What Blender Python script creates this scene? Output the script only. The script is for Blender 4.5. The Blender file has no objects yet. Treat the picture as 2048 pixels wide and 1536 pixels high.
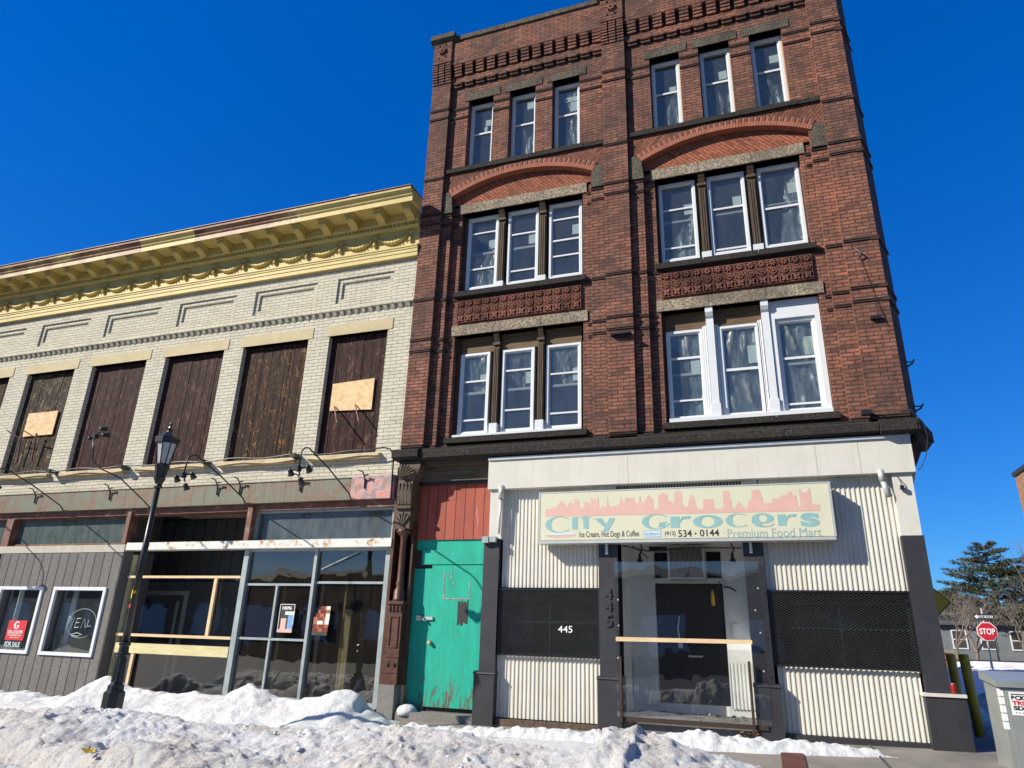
import bpy, math, random
from mathutils import Vector, Matrix, noise
R = math.radians
random.seed(7)
S = bpy.context.scene
GAM = 0.6
COL = S.collection

# ------------------------------------------------------------------ camera
# metres; x along the street fronts, y into the buildings (0 = front of the red brick piers), z up
cam_d = bpy.data.cameras.new("camera"); cam = bpy.data.objects.new("camera", cam_d); COL.objects.link(cam)
yaw, pitch, roll = -0.34591844, 0.35414255, 0.03240054
fw = Vector((math.sin(yaw)*math.cos(pitch), math.cos(yaw)*math.cos(pitch), math.sin(pitch)))
rt = Vector((math.cos(yaw), -math.sin(yaw), 0)); up = rt.cross(fw)
r2 = rt*math.cos(roll)+up*math.sin(roll); u2 = -rt*math.sin(roll)+up*math.cos(roll)
M = Matrix((r2, u2, -fw)).transposed().to_4x4(); M.translation = Vector((0, -11.0, 1.10))
cam.matrix_world = M
cam_d.sensor_width = 36.0; cam_d.lens = 1.35097277*18.0
cam_d.clip_start = 0.05; cam_d.clip_end = 3000
S.camera = cam

# ------------------------------------------------------------------ sky and sun
SUNV = Vector((1.35, 1.0, -1.10))          # direction the light travels
elev = math.atan2(1.10, math.hypot(1.35, 1.0)); rot = math.atan2(-1.35, -1.0)
W = bpy.data.worlds.new("World"); S.world = W; W.use_nodes = True
wn = W.node_tree.nodes; wl = W.node_tree.links; wn.clear()
sky = wn.new('ShaderNodeTexSky'); sky.sky_type = 'NISHITA'; sky.sun_disc = False
sky.sun_elevation = elev; sky.sun_rotation = rot % (2*math.pi)
sky.altitude = 0; sky.air_density = 1.0; sky.dust_density = 0.0; sky.ozone_density = 3.0
hs = wn.new('ShaderNodeHueSaturation'); hs.inputs['Saturation'].default_value = 1.9; hs.inputs['Value'].default_value = 1.5
hs.inputs['Hue'].default_value = 0.5
bg = wn.new('ShaderNodeBackground'); bg.inputs['Strength'].default_value = 0.097
wo = wn.new('ShaderNodeOutputWorld')
gm = wn.new('ShaderNodeGamma'); gm.inputs[1].default_value = GAM
wl.new(sky.outputs[0], gm.inputs[0]); wl.new(gm.outputs[0], hs.inputs['Color']); tn = wn.new('ShaderNodeMix'); tn.data_type = 'RGBA'; tn.blend_type = 'MULTIPLY'; tn.inputs[0].default_value = 1.0; tn.inputs[7].default_value = (0.33, 0.76, 1.34, 1)
wl.new(hs.outputs[0], tn.inputs[6])
tc = wn.new('ShaderNodeTexCoord'); dt = wn.new('ShaderNodeVectorMath'); dt.operation = 'DOT_PRODUCT'; dt.inputs[1].default_value = (0.0, -1.0, 0.0)      # unseen sky half behind the camera, mixed paler to neutralise the blue shade
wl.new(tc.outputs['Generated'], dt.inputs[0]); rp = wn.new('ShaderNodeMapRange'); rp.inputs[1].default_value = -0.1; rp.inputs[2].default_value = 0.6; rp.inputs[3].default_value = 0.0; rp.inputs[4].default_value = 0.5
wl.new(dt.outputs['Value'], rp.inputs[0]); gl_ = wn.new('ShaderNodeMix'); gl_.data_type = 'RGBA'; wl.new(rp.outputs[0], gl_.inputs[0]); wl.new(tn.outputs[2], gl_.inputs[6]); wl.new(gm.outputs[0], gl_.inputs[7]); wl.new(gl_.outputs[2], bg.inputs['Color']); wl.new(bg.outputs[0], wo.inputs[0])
sd = bpy.data.lights.new("sun", 'SUN'); sd.energy = 4.8; sd.angle = R(0.5); sd.color = (1.0, 0.93, 0.79)
sun = bpy.data.objects.new("sun", sd); COL.objects.link(sun)
sun.rotation_euler = SUNV.to_track_quat('-Z', 'Y').to_euler(); sun.location = (-30, -30, 30)
S.view_settings.view_transform = 'Standard'; S.view_settings.look = 'None'
S.view_settings.exposure = 0.5; S.view_settings.gamma = 1.0
S.render.engine = 'CYCLES'
S.cycles.max_bounces = 8; S.cycles.transparent_max_bounces = 24
S.cycles.caustics_reflective = False; S.cycles.caustics_refractive = False

# ------------------------------------------------------------------ materials
class NT:
    def __init__(s, name):
        s.m = bpy.data.materials.new(name); s.m.use_nodes = True
        s.n = s.m.node_tree.nodes; s.l = s.m.node_tree.links; s.n.clear()
        s.out = s.n.new('ShaderNodeOutputMaterial')
    def add(s, t, **k):
        nd = s.n.new(t)
        for a, b in k.items(): setattr(nd, a, b)
        return nd
    def con(s, a, b): s.l.new(a, b)
    def coord(s, sc=(1, 1, 1)):
        g = s.add('ShaderNodeNewGeometry'); mp = s.add('ShaderNodeMapping'); mp.inputs['Scale'].default_value = sc
        s.con(g.outputs['Position'], mp.inputs['Vector']); return mp.outputs[0]
    def wallc(s):      # (x+y, z) so that one brick pattern wraps the corners
        g = s.add('ShaderNodeNewGeometry'); sp = s.add('ShaderNodeSeparateXYZ'); s.con(g.outputs['Position'], sp.inputs[0])
        ad = s.add('ShaderNodeMath', operation='ADD'); s.con(sp.outputs[0], ad.inputs[0]); s.con(sp.outputs[1], ad.inputs[1])
        cb = s.add('ShaderNodeCombineXYZ'); s.con(ad.outputs[0], cb.inputs[0]); s.con(sp.outputs[2], cb.inputs[1]); return cb.outputs[0]
    def noise(s, vec, scale, detail=4, rough=0.6, dist=0.0):
        n = s.add('ShaderNodeTexNoise'); n.inputs['Scale'].default_value = scale; n.inputs['Detail'].default_value = detail
        n.inputs['Roughness'].default_value = rough; n.inputs['Distortion'].default_value = dist; s.con(vec, n.inputs['Vector']); return n.outputs['Fac']
    def ramp(s, fac, stops, interp='LINEAR'):
        r = s.add('ShaderNodeValToRGB'); r.color_ramp.interpolation = interp; e = r.color_ramp.elements
        while len(e) < len(stops): e.new(0.5)
        for i, (p, c) in enumerate(stops):
            e[i].position = p; e[i].color = (c[0], c[1], c[2], 1) if not isinstance(c, (int, float)) else (c, c, c, 1)
        s.con(fac, r.inputs[0]); return r.outputs[0]
    def mix(s, fac, a, b, mode='MIX'):
        m = s.add('ShaderNodeMix', data_type='RGBA', blend_type=mode)
        for v, i in ((fac, 0), (a, 6), (b, 7)):
            if isinstance(v, (int, float)): m.inputs[i].default_value = v
            elif isinstance(v, tuple): m.inputs[i].default_value = (v[0], v[1], v[2], 1)
            else: s.con(v, m.inputs[i])
        return m.outputs[2]
    def math(s, op, a, b=0.0):
        m = s.add('ShaderNodeMath', operation=op)
        for v, i in ((a, 0), (b, 1)):
            if isinstance(v, (int, float)): m.inputs[i].default_value = v
            else: s.con(v, m.inputs[i])
        return m.outputs[0]
    def bump(s, h, strength=0.4, dist=0.01):
        b = s.add('ShaderNodeBump'); b.inputs['Strength'].default_value = strength; b.inputs['Distance'].default_value = dist
        s.con(h, b.inputs['Height']); return b.outputs[0]
    def princ(s, col, rough=0.7, metal=0.0, nrm=None, spec=0.5):
        p = s.add('ShaderNodeBsdfPrincipled')
        if isinstance(col, tuple): p.inputs['Base Color'].default_value = (col[0], col[1], col[2], 1)
        else: s.con(col, p.inputs['Base Color'])
        if isinstance(rough, (int, float)): p.inputs['Roughness'].default_value = rough
        else: s.con(rough, p.inputs['Roughness'])
        p.inputs['Metallic'].default_value = metal; p.inputs['Specular IOR Level'].default_value = spec
        if nrm is not None: s.con(nrm, p.inputs['Normal'])
        s.con(p.outputs[0], s.out.inputs[0]); return p

def plain(name, c, rough=0.6, metal=0.0, var=0.12, scale=6.0, bump=0.15, stretch=(1, 1, 1), c2=None, lo=0.35, hi=0.7, streak=None):
    t = NT(name); v = t.coord(stretch); n = t.noise(v, scale, 6, 0.65)
    if c2 is None: c2 = tuple(x*(1-3*var) for x in c)
    col = t.ramp(n, [(lo, c2), (hi, c)])
    if streak: col = t.mix(t.math('MULTIPLY', t.ramp(t.noise(t.coord((7, 7, 0.45)), 1.3, 7, 0.72), [(0.52, 0.0), (0.68, 1.0)]), streak[1]), col, streak[0])
    n2 = t.noise(v, scale*9, 3)
    t.princ(col, rough, metal, t.bump(n2, bump, 0.004)); return t.m

def brick(name, c1, c2, mortar, dark, bw=0.205, rh=0.0675, ms=0.009, soot=(0.42, 0.62), sootamt=0.75, rough=0.85, off=0.5, bumpd=0.006, rotz=0.0, light=None, vary=0.45):
    t = NT(name); v = t.wallc()
    if rotz:
        mp = t.add('ShaderNodeMapping'); mp.inputs['Rotation'].default_value = (0, 0, rotz); t.con(v, mp.inputs[0]); v = mp.outputs[0]
    b = t.add('ShaderNodeTexBrick'); b.offset = off; t.con(v, b.inputs['Vector'])
    b.inputs['Scale'].default_value = 1.0; b.inputs['Brick Width'].default_value = bw; b.inputs['Row Height'].default_value = rh
    b.inputs['Mortar Size'].default_value = ms; b.inputs['Mortar Smooth'].default_value = 0.15; b.inputs['Bias'].default_value = 0.0
    b.inputs['Color1'].default_value = (1, 1, 1, 1); b.inputs['Color2'].default_value = (0, 0, 0, 1); b.inputs['Mortar'].default_value = (.5, .5, .5, 1)
    rnd = b.outputs['Color']
    base = t.ramp(rnd, [(0.0, c1), (0.45, tuple((a+bb)/2 for a, bb in zip(c1, c2))), (0.8, c2), (1.0, tuple(x*(1-vary) for x in c2))])
    n1 = t.noise(v, 0.9, 6, 0.7); n2 = t.noise(v, 30, 4, 0.7); n3 = t.noise(v, 5, 5, 0.6)
    base = t.mix(t.ramp(n2, [(0.3, vary), (0.7, 0.0)]), base, tuple(x*0.45 for x in c1))
    s1 = t.math('MULTIPLY', t.ramp(t.math('ADD', t.math('MULTIPLY', n1, 0.7), t.math('MULTIPLY', n3, 0.35)), [(soot[0], 0.0), (soot[1], 1.0)]), sootamt)
    base = t.mix(s1, base, dark)
    st_ = t.add('ShaderNodeMapping'); st_.inputs['Scale'].default_value = (4.5, 0.35, 1); t.con(v, st_.inputs[0])
    base = t.mix(t.math('MULTIPLY', t.ramp(t.noise(st_.outputs[0], 1.0, 6, 0.7), [(0.50, 0.0), (0.68, 1.0)]), sootamt*0.6), base, dark)
    if light: base = t.mix(t.math('MULTIPLY', t.ramp(t.noise(v, 2.3, 6, 0.75), [(0.55, 0.0), (0.72, 1.0)]), 0.6), base, light)
    mo = t.mix(t.ramp(n3, [(0.35, 0.0), (0.65, 1.0)]), mortar, tuple(x*0.45 for x in mortar))
    col = t.mix(b.outputs['Fac'], base, mo)
    h = t.math('SUBTRACT', t.math('MULTIPLY', n2, 0.35), b.outputs['Fac'])
    t.princ(col, rough, 0, t.bump(h, 0.9, bumpd), spec=0.25); return t.m

def wood(name, c1, c2, board=0.0, flake=None, rough=0.7, sc=(14, 14, 1.2), fl=(0.55, 0.62), axis=0, groove=0.02, spec=0.4, worn=None):
    t = NT(name); v = t.coord(sc); n = t.noise(v, 2.0, 8, 0.7, 0.6); col = t.ramp(n, [(0.3, c2), (0.68, c1)])
    if worn:
        g0 = t.add('ShaderNodeNewGeometry'); s0 = t.add('ShaderNodeSeparateXYZ'); t.con(g0.outputs['Position'], s0.inputs[0])
        k0 = t.math('ADD', t.math('MULTIPLY', t.noise(t.coord((7, 7, 1.6)), 1.6, 8, 0.75, 0.8), 1.0), t.math('MULTIPLY', t.math('SUBTRACT', worn[1], s0.outputs[2]), worn[2]))
        col = t.mix(t.ramp(k0, [(0.56, 0.0), (0.60, 1.0)]), col, worn[0])
    h = n
    if flake:
        f = t.ramp(t.noise(t.coord((4, 4, 2.2)), 2.2, 12, 0.78, 1.2), [(fl[0], 0.0), (fl[1], 1.0)]); col = t.mix(f, col, flake)
    if board:
        g = t.add('ShaderNodeNewGeometry'); sp = t.add('ShaderNodeSeparateXYZ'); t.con(g.outputs['Position'], sp.inputs[0])
        u = t.math('DIVIDE', sp.outputs[axis], board); fr = t.math('FRACT', u)
        gap = t.math('LESS_THAN', fr, groove/board)
        wn_ = t.add('ShaderNodeTexWhiteNoise', noise_dimensions='1D'); t.con(t.math('FLOOR', u), wn_.inputs['W'])
        col = t.mix(t.math('MULTIPLY', wn_.outputs[0], 0.45), col, tuple(x*0.5 for x in c1))
        col = t.mix(gap, col, tuple(x*0.08 for x in c2)); h = t.math('SUBTRACT', t.math('MULTIPLY', n, 0.4), gap)
    t.princ(col, rough, 0, t.bump(h, 0.6, 0.006), spec=spec); return t.m

def speckstone(name, c1, c2, lo=0.42, hi=0.58, stain=None, bumps=0.9):
    t = NT(name); v = t.coord(); n = t.noise(v, 38, 5, 0.75); n2 = t.noise(v, 1.6, 5, 0.65)
    col = t.ramp(n, [(lo, c2), (hi, c1)])
    if stain: col = t.mix(t.math('MULTIPLY', t.ramp(n2, [(0.45, 0.0), (0.62, 1.0)]), 0.7), col, stain)
    t.princ(col, 0.9, 0, t.bump(t.noise(v, 16, 6, 0.7), bumps, 0.02), spec=0.2); return t.m

def patina(name, stops, sc=(1, 1, 1), scale=2.5, rough=0.55, metal=0.0, spk=None, streak=None):
    t = NT(name); v = t.coord(sc); n = t.noise(v, scale, 9, 0.72, 0.4); col = t.ramp(n, stops)
    if streak: col = t.mix(t.math('MULTIPLY', t.ramp(t.noise(t.coord((9, 9, 0.5)), 1.5, 6, 0.7), [(0.5, 0.0), (0.62, 1.0)]), streak[1]), col, streak[0])
    if spk: col = t.mix(t.ramp(t.noise(t.coord(), 14, 8, 0.8), [(0.6, 0.0), (0.64, 1.0)]), col, spk)
    t.princ(col, rough, metal, t.bump(n, 0.35, 0.01)); return t.m

def glass(name, tint=(0.75, 0.82, 0.85), refl=1.0, dirt_sheen=0.0, dirt_sheenc=(0.4, 0.4, 0.38), rough=0.0, base=0.04):
    t = NT(name); tr = t.add('ShaderNodeBsdfTransparent'); tr.inputs[0].default_value = (*tint, 1)
    gl = t.add('ShaderNodeBsdfGlossy'); gl.inputs['Roughness'].default_value = rough; gl.inputs[0].default_value = (1, 1, 1, 1)
    lw = t.add('ShaderNodeLayerWeight'); lw.inputs['Blend'].default_value = 0.5
    f2 = t.math('MINIMUM', t.math('MULTIPLY', t.math('ADD', t.math('MULTIPLY', t.math('POWER', lw.outputs['Facing'], 4.0), 0.9), base), refl), 1.0)
    wv = t.bump(t.noise(t.coord(), 1.6, 2, 0.4), 0.10, 0.05); t.con(wv, gl.inputs['Normal'])
    mx = t.add('ShaderNodeMixShader'); t.con(f2, mx.inputs[0]); t.con(tr.outputs[0], mx.inputs[1]); t.con(gl.outputs[0], mx.inputs[2])
    o = mx.outputs[0]
    if dirt_sheen:
        df = t.add('ShaderNodeBsdfDiffuse'); df.inputs[0].default_value = (*dirt_sheenc, 1)
        m2 = t.add('ShaderNodeMixShader')
        fac = t.math('MULTIPLY', t.ramp(t.noise(t.coord((3, 3, 1)), 2.2, 9, 0.75), [(0.3, 0.25), (0.75, 1.0)]), dirt_sheen)
        t.con(fac, m2.inputs[0]); t.con(o, m2.inputs[1]); t.con(df.outputs[0], m2.inputs[2]); o = m2.outputs[0]
    t.con(o, t.out.inputs[0]); return t.m

def film(name, c=(0.75, 0.8, 0.76), alpha=0.55):
    t = NT(name); tr = t.add('ShaderNodeBsdfTransparent'); df = t.add('ShaderNodeBsdfDiffuse'); df.inputs[0].default_value = (*c, 1)
    tl = t.add('ShaderNodeBsdfTranslucent'); tl.inputs[0].default_value = (*c, 1)
    gl = t.add('ShaderNodeBsdfGlossy'); gl.inputs['Roughness'].default_value = 0.25
    m1 = t.add('ShaderNodeMixShader'); m1.inputs[0].default_value = 0.3; t.con(df.outputs[0], m1.inputs[1]); t.con(tl.outputs[0], m1.inputs[2])
    m2 = t.add('ShaderNodeMixShader'); m2.inputs[0].default_value = 0.04; t.con(m1.outputs[0], m2.inputs[1]); t.con(gl.outputs[0], m2.inputs[2])
    m3 = t.add('ShaderNodeMixShader')
    f = t.ramp(t.noise(t.coord((5, 5, 1.4)), 3, 6, 0.7), [(0.35, max(0, alpha-0.3)), (0.7, min(1, alpha+0.3))]); t.con(f, m3.inputs[0])
    t.con(tr.outputs[0], m3.inputs[1]); t.con(m2.outputs[0], m3.inputs[2]); t.con(m3.outputs[0], t.out.inputs[0]); return t.m

MT = dict(
 brick=brick('red_brick', (0.445, 0.168, 0.107), (0.30, 0.116, 0.078), (0.085, 0.062, 0.052), (0.070, 0.046, 0.040), light=(0.44, 0.24, 0.165), vary=0.5, ms=0.009, sootamt=0.8),
 brick_dark=brick('shaded_recess_brick', (0.14, 0.062, 0.045), (0.06, 0.04, 0.035), (0.03, 0.028, 0.026), (0.02, 0.018, 0.018), soot=(0.3, 0.5)),  # dark brick copy, shade put into the corbel recesses
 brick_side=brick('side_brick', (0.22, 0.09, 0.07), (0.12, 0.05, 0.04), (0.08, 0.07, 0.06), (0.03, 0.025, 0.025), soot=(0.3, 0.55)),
 herring=brick('herringbone_brick', (0.46, 0.155, 0.085), (0.36, 0.115, 0.065), (0.13, 0.06, 0.045), (0.12, 0.05, 0.035), rotz=R(45), rh=0.06, bw=0.2, ms=0.006, soot=(0.5, 0.75), sootamt=0.5),
 herring2=brick('slanted_brick', (0.38, 0.14, 0.085), (0.26, 0.09, 0.06), (0.10, 0.05, 0.04), (0.07, 0.04, 0.03), rotz=R(-50), rh=0.06, bw=0.24, ms=0.007, soot=(0.42, 0.65)),
 arch1=plain('orange_brick', (0.42, 0.15, 0.09), 0.85, var=0.1, scale=5, bump=0.5),
 arch2=plain('brown_brick', (0.20, 0.085, 0.06), 0.85, var=0.15, scale=5, bump=0.5),
 cream=brick('cream_brick', (0.655, 0.615, 0.50), (0.605, 0.565, 0.45), (0.26, 0.235, 0.185), (0.42, 0.37, 0.29), bw=0.24, rh=0.0725, ms=0.0045, soot=(0.55, 0.75), sootamt=0.5, bumpd=0.0025, vary=0.10),
 granite=speckstone('speckled_granite', (0.46, 0.39, 0.29), (0.13, 0.105, 0.08), stain=(0.14, 0.11, 0.09)),
 granite_dark=speckstone('dark_granite', (0.19, 0.165, 0.125), (0.04, 0.035, 0.03), stain=(0.05, 0.045, 0.04)),
 sootstone=speckstone('sooty_stone', (0.075, 0.066, 0.058), (0.016, 0.015, 0.015), lo=0.4, hi=0.66, stain=(0.03, 0.028, 0.026)),
 limestone=plain('yellow_limestone', (0.60, 0.50, 0.30), 0.8, var=0.06, scale=4, bump=0.3),
 sillstone=patina('rusty_sill_stone', [(0.3, (0.36, 0.17, 0.06)), (0.5, (0.55, 0.42, 0.22)), (0.7, (0.60, 0.50, 0.31))], sc=(1, 1, 2), scale=3),
 terracotta=speckstone('terracotta', (0.34, 0.15, 0.11), (0.17, 0.075, 0.058), lo=0.35, hi=0.6, stain=(0.05, 0.03, 0.03), bumps=0.4),
 vinyl=plain('white_vinyl', (0.72, 0.745, 0.77), 0.35, var=0.015, scale=3, bump=0.03),
 rail=plain('grey_rail', (0.46, 0.43, 0.41), 0.5, var=0.05),
 pine=wood('raw_pine', (0.80, 0.62, 0.38), (0.62, 0.43, 0.24), sc=(2, 8, 8)),
 pinev=wood('raw_pine_upright', (0.78, 0.60, 0.37), (0.58, 0.40, 0.22), sc=(9, 9, 1.2)),
 greenpine=wood('treated_board', (0.72, 0.66, 0.38), (0.55, 0.48, 0.24), sc=(1.3, 8, 8)),
 oldwood=wood('weathered_post_wood', (0.13, 0.085, 0.05), (0.028, 0.018, 0.012), flake=(0.26, 0.20, 0.11), fl=(0.60, 0.72), sc=(22, 22, 1.4)),
 oldwoodh=wood('weathered_panel_wood', (0.21, 0.13, 0.06), (0.035, 0.022, 0.015), sc=(1.4, 10, 22)),
 blackwood=wood('charred_fascia_wood', (0.16, 0.12, 0.08), (0.03, 0.024, 0.02), flake=(0.24, 0.13, 0.06), fl=(0.6, 0.75), sc=(1.2, 10, 14)),
 boards=wood('peeling_purple_boards', (0.060, 0.024, 0.022), (0.014, 0.009, 0.009), board=0.19, spec=0.12, flake=(0.15, 0.075, 0.068), fl=(0.52, 0.60), sc=(9, 9, 1.5)),
 boards2=wood('peeling_gold_boards', (0.060, 0.028, 0.020), (0.014, 0.009, 0.008), board=0.19, spec=0.12, flake=(0.27, 0.15, 0.055), fl=(0.545, 0.60), sc=(9, 9, 1.5)),
 boards3=wood('grey_peeling_boards', (0.06, 0.038, 0.028), (0.014, 0.010, 0.009), board=0.17, spec=0.12, flake=(0.22, 0.18, 0.11), fl=(0.51, 0.58), sc=(9, 9, 1.5)),
 redboards=wood('red_painted_boards', (0.45, 0.105, 0.065), (0.33, 0.075, 0.05), board=0.18, worn=((0.55, 0.36, 0.32), 2.2, 0.06), flake=(0.30, 0.08, 0.07), fl=(0.6, 0.8), sc=(6, 6, 1), groove=0.012),
 greyboards=wood('grey_grooved_panelling', (0.215, 0.205, 0.195), (0.12, 0.115, 0.11), board=0.245, sc=(5, 5, 14), groove=0.02, spec=0.2),
 teal=wood('teal_painted_plywood', (0.012, 0.44, 0.315), (0.01, 0.32, 0.22), sc=(3.5, 3.5, 0.9), flake=(0.10, 0.46, 0.36), fl=(0.62, 0.8), worn=((0.12, 0.10, 0.075), 0.45, 0.16)),
 plywood=patina('osb_plywood', [(0.3, (0.50, 0.29, 0.12)), (0.5, (0.74, 0.50, 0.26)), (0.7, (0.86, 0.66, 0.40))], scale=9, rough=0.7),
 iron=plain('brown_painted_iron', (0.14, 0.058, 0.036), 0.42, var=0.2, scale=7, bump=0.5),
 ironwood=wood('carved_brown_wood', (0.15, 0.105, 0.07), (0.045, 0.032, 0.024), flake=(0.26, 0.21, 0.15), fl=(0.58, 0.72), sc=(10, 10, 3)),
 blackpaint=plain('black_painted_masonry', (0.038, 0.038, 0.045), 0.5, var=0.1, scale=4, bump=0.25),
 stringbrick=plain('dark_string_brick', (0.075, 0.045, 0.038), 0.85, var=0.15, scale=5, bump=0.4), meshgrey=plain('worn_grille_steel', (0.055, 0.058, 0.062), 0.4, 0.3, var=0.1), flatblack=plain('flat_black_door_paint', (0.010, 0.010, 0.011), 0.75, var=0.1, scale=4),
 blackmetal=plain('black_painted_metal', (0.018, 0.020, 0.022), 0.35, var=0.1, scale=8, bump=0.15),
 whitepaint=plain('off_white_stucco', (0.66, 0.645, 0.585), 0.8, streak=((0.42, 0.38, 0.30), 0.35), var=0.03, scale=2.5, bump=0.25),
 cream_metal=plain('cream_corrugated_steel', (0.70, 0.68, 0.60), 0.5, streak=((0.42, 0.36, 0.27), 0.45), var=0.04, scale=2, bump=0.1),
 inner_white=plain('porch_white_paint', (0.88, 0.875, 0.85), 0.7, var=0.06, scale=2, bump=0.15),
 signface=patina('faded_sign_face', [(0.25, (0.60, 0.60, 0.44)), (0.75, (0.67, 0.67, 0.51))], scale=1.0, rough=0.45),
 alu=plain('sign_aluminium', (0.62, 0.64, 0.62), 0.4, 0.3, var=0.05),
 pink=plain('faded_pink_paint', (0.72, 0.44, 0.38), 0.6, var=0.03, scale=5, bump=0.02),
 aqua=plain('faded_aqua_paint', (0.27, 0.49, 0.50), 0.6, var=0.05, scale=5, bump=0.02),
 aqua2=plain('pale_teal_paint', (0.33, 0.48, 0.44), 0.6, var=0.05, bump=0.02),
 ink=plain('black_ink', (0.03, 0.03, 0.03), 0.6, var=0.02, bump=0.0),
 blueink=plain('blue_ink', (0.16, 0.34, 0.62), 0.6, var=0.02, bump=0.0),
 paleblue=plain('pale_blue_print', (0.62, 0.74, 0.78), 0.6, var=0.02, bump=0.0),
 paper=plain('white_paper', (0.72, 0.76, 0.68), 0.8, var=0.02, bump=0.0),
 white=plain('white_ink', (0.85, 0.85, 0.85), 0.7, var=0.02, bump=0.0),
 red=plain('red_print', (0.62, 0.03, 0.04), 0.5, var=0.03, bump=0.0),
 yellowpaint=plain('yellow_cornice_paint', (0.64, 0.505, 0.175), 0.6, streak=((0.40, 0.30, 0.12), 0.35), var=0.06, scale=2.5, bump=0.15),
 yellowrust=patina('rust_streaked_cornice', [(0.40, (0.16, 0.055, 0.030)), (0.48, (0.34, 0.19, 0.09)), (0.56, (0.70, 0.58, 0.24))], sc=(0.28, 1, 0.5), scale=1.0, streak=((0.20, 0.085, 0.045), 0.6)),
 copper=patina('weathered_copper_band', [(0.30, (0.14, 0.055, 0.035)), (0.45, (0.17, 0.12, 0.075)), (0.56, (0.13, 0.165, 0.115)), (0.7, (0.19, 0.12, 0.07))], sc=(0.9, 1, 1.4), scale=1.7, spk=(0.20, 0.28, 0.24), streak=((0.16, 0.06, 0.035), 0.6)),
 pinkcopper=patina('pink_peeling_band', [(0.35, (0.50, 0.16, 0.06)), (0.46, (0.20, 0.22, 0.24)), (0.52, (0.58, 0.30, 0.30)), (0.66, (0.55, 0.20, 0.10))], scale=7),
 rustbeam=patina('rusting_white_beam', [(0.36, (0.26, 0.10, 0.04)), (0.42, (0.55, 0.33, 0.18)), (0.45, (0.66, 0.68, 0.63)), (0.8, (0.74, 0.76, 0.71))], scale=3.5, streak=None),
 beigebeam=patina('beige_beam', [(0.3, (0.36, 0.33, 0.27)), (0.6, (0.50, 0.46, 0.38))], scale=3),
 rustpost=patina('rusty_post', [(0.35, (0.10, 0.04, 0.03)), (0.55, (0.20, 0.085, 0.055)), (0.7, (0.38, 0.32, 0.25))], scale=5),
 aluframe=plain('aged_aluminium_frame', (0.46, 0.52, 0.52), 0.4, 0.35, var=0.08, scale=6),
 tin=patina('rusted_tin_ceiling', [(0.35, (0.14, 0.06, 0.03)), (0.5, (0.42, 0.34, 0.24)), (0.7, (0.60, 0.55, 0.44))], sc=(1, 1, 1), scale=5, rough=0.6),
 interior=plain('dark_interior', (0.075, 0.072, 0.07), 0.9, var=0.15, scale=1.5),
 lobbywall=plain('grey_lobby_wall', (0.30, 0.30, 0.31), 0.9, var=0.12, scale=1.2),
 interior2=plain('brown_interior', (0.11, 0.062, 0.045), 0.9, var=0.25, scale=1.8),
 room=plain('unfinished_room', (0.42, 0.43, 0.41), 0.9, var=0.1, scale=1.5),
 pane=glass('window_glass', tint=(0.88, 0.92, 0.93), refl=1.0, dirt_sheen=0.07, dirt_sheenc=(0.36, 0.41, 0.43), base=0.085),
 paneold=glass('dusty_glass', tint=(0.72, 0.72, 0.70), refl=1.0, dirt_sheen=0.06, dirt_sheenc=(0.26, 0.22, 0.18), base=0.12),
 paneteal=glass('clouded_transom_glass', tint=(0.32, 0.40, 0.38), refl=0.9, dirt_sheen=0.8, dirt_sheenc=(0.17, 0.215, 0.20), rough=0.03), panesheen=glass('painted_sheen_transom_glass', tint=(0.6, 0.65, 0.66), refl=1.2, dirt_sheen=0.55, dirt_sheenc=(0.22, 0.26, 0.28)),  # right transom pane: grey-blue diffuse layer paints in the reflection
 plexi=glass('plexiglass', tint=(0.96, 0.97, 0.97), refl=1.0, dirt_sheen=0.006, dirt_sheenc=(0.5, 0.52, 0.53), base=0.08),
 film=film('plastic_sheeting', (0.50, 0.56, 0.54), alpha=0.45), film2=film('thin_plastic_sheeting', (0.5, 0.55, 0.53), alpha=0.25),
 frost=plain('frosted_lamp_glass', (0.55, 0.56, 0.55), 0.3, var=0.08, scale=8),
 yellowsafe=plain('yellow_bollard_paint', (0.95, 0.52, 0.04), 0.5, var=0.12, scale=6),
 galv=plain('galvanised_cabinet', (0.42, 0.45, 0.43), 0.4, 0.45, var=0.06, scale=2.0, bump=0.1),
 signyellow=plain('warning_sign_yellow', (0.90, 0.52, 0.03), 0.4, var=0.05),
 signred=plain('stop_sign_red', (0.60, 0.02, 0.04), 0.4, var=0.03),
 darkrail=plain('brown_gate', (0.05, 0.03, 0.02), 0.6),
 roofgrey=plain('grey_shingle', (0.11, 0.115, 0.12), 0.9, var=0.1, scale=2),
 sidingg=plain('grey_siding', (0.20, 0.22, 0.235), 0.8, var=0.08, scale=2),
 sidingt=plain('tan_siding', (0.52, 0.40, 0.22), 0.8, var=0.08, scale=2),
 bark=wood('bark', (0.20, 0.155, 0.12), (0.09, 0.07, 0.055), sc=(8, 8, 2)),
 twig=plain('twigs', (0.17, 0.13, 0.11), 0.9, var=0.1),
 needle=plain('pine_needles', (0.105, 0.115, 0.045), 0.8, var=0.2, scale=0.7, bump=0.0, c2=(0.04, 0.052, 0.024), lo=0.4, hi=0.62),
 farbrick=brick('orange_brick_wall', (0.50, 0.24, 0.12), (0.38, 0.17, 0.09), (0.35, 0.27, 0.20), (0.2, 0.1, 0.06), sootamt=0.3),
 canred=plain('red_can', (0.42, 0.03, 0.03), 0.3, 0.3, var=0.1),
 leafy=plain('yellow_wrapper', (0.85, 0.55, 0.02), 0.5, var=0.1, scale=20),
 deadleaf=plain('dry_leaves', (0.34, 0.15, 0.06), 0.9, var=0.2, scale=20),
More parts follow.
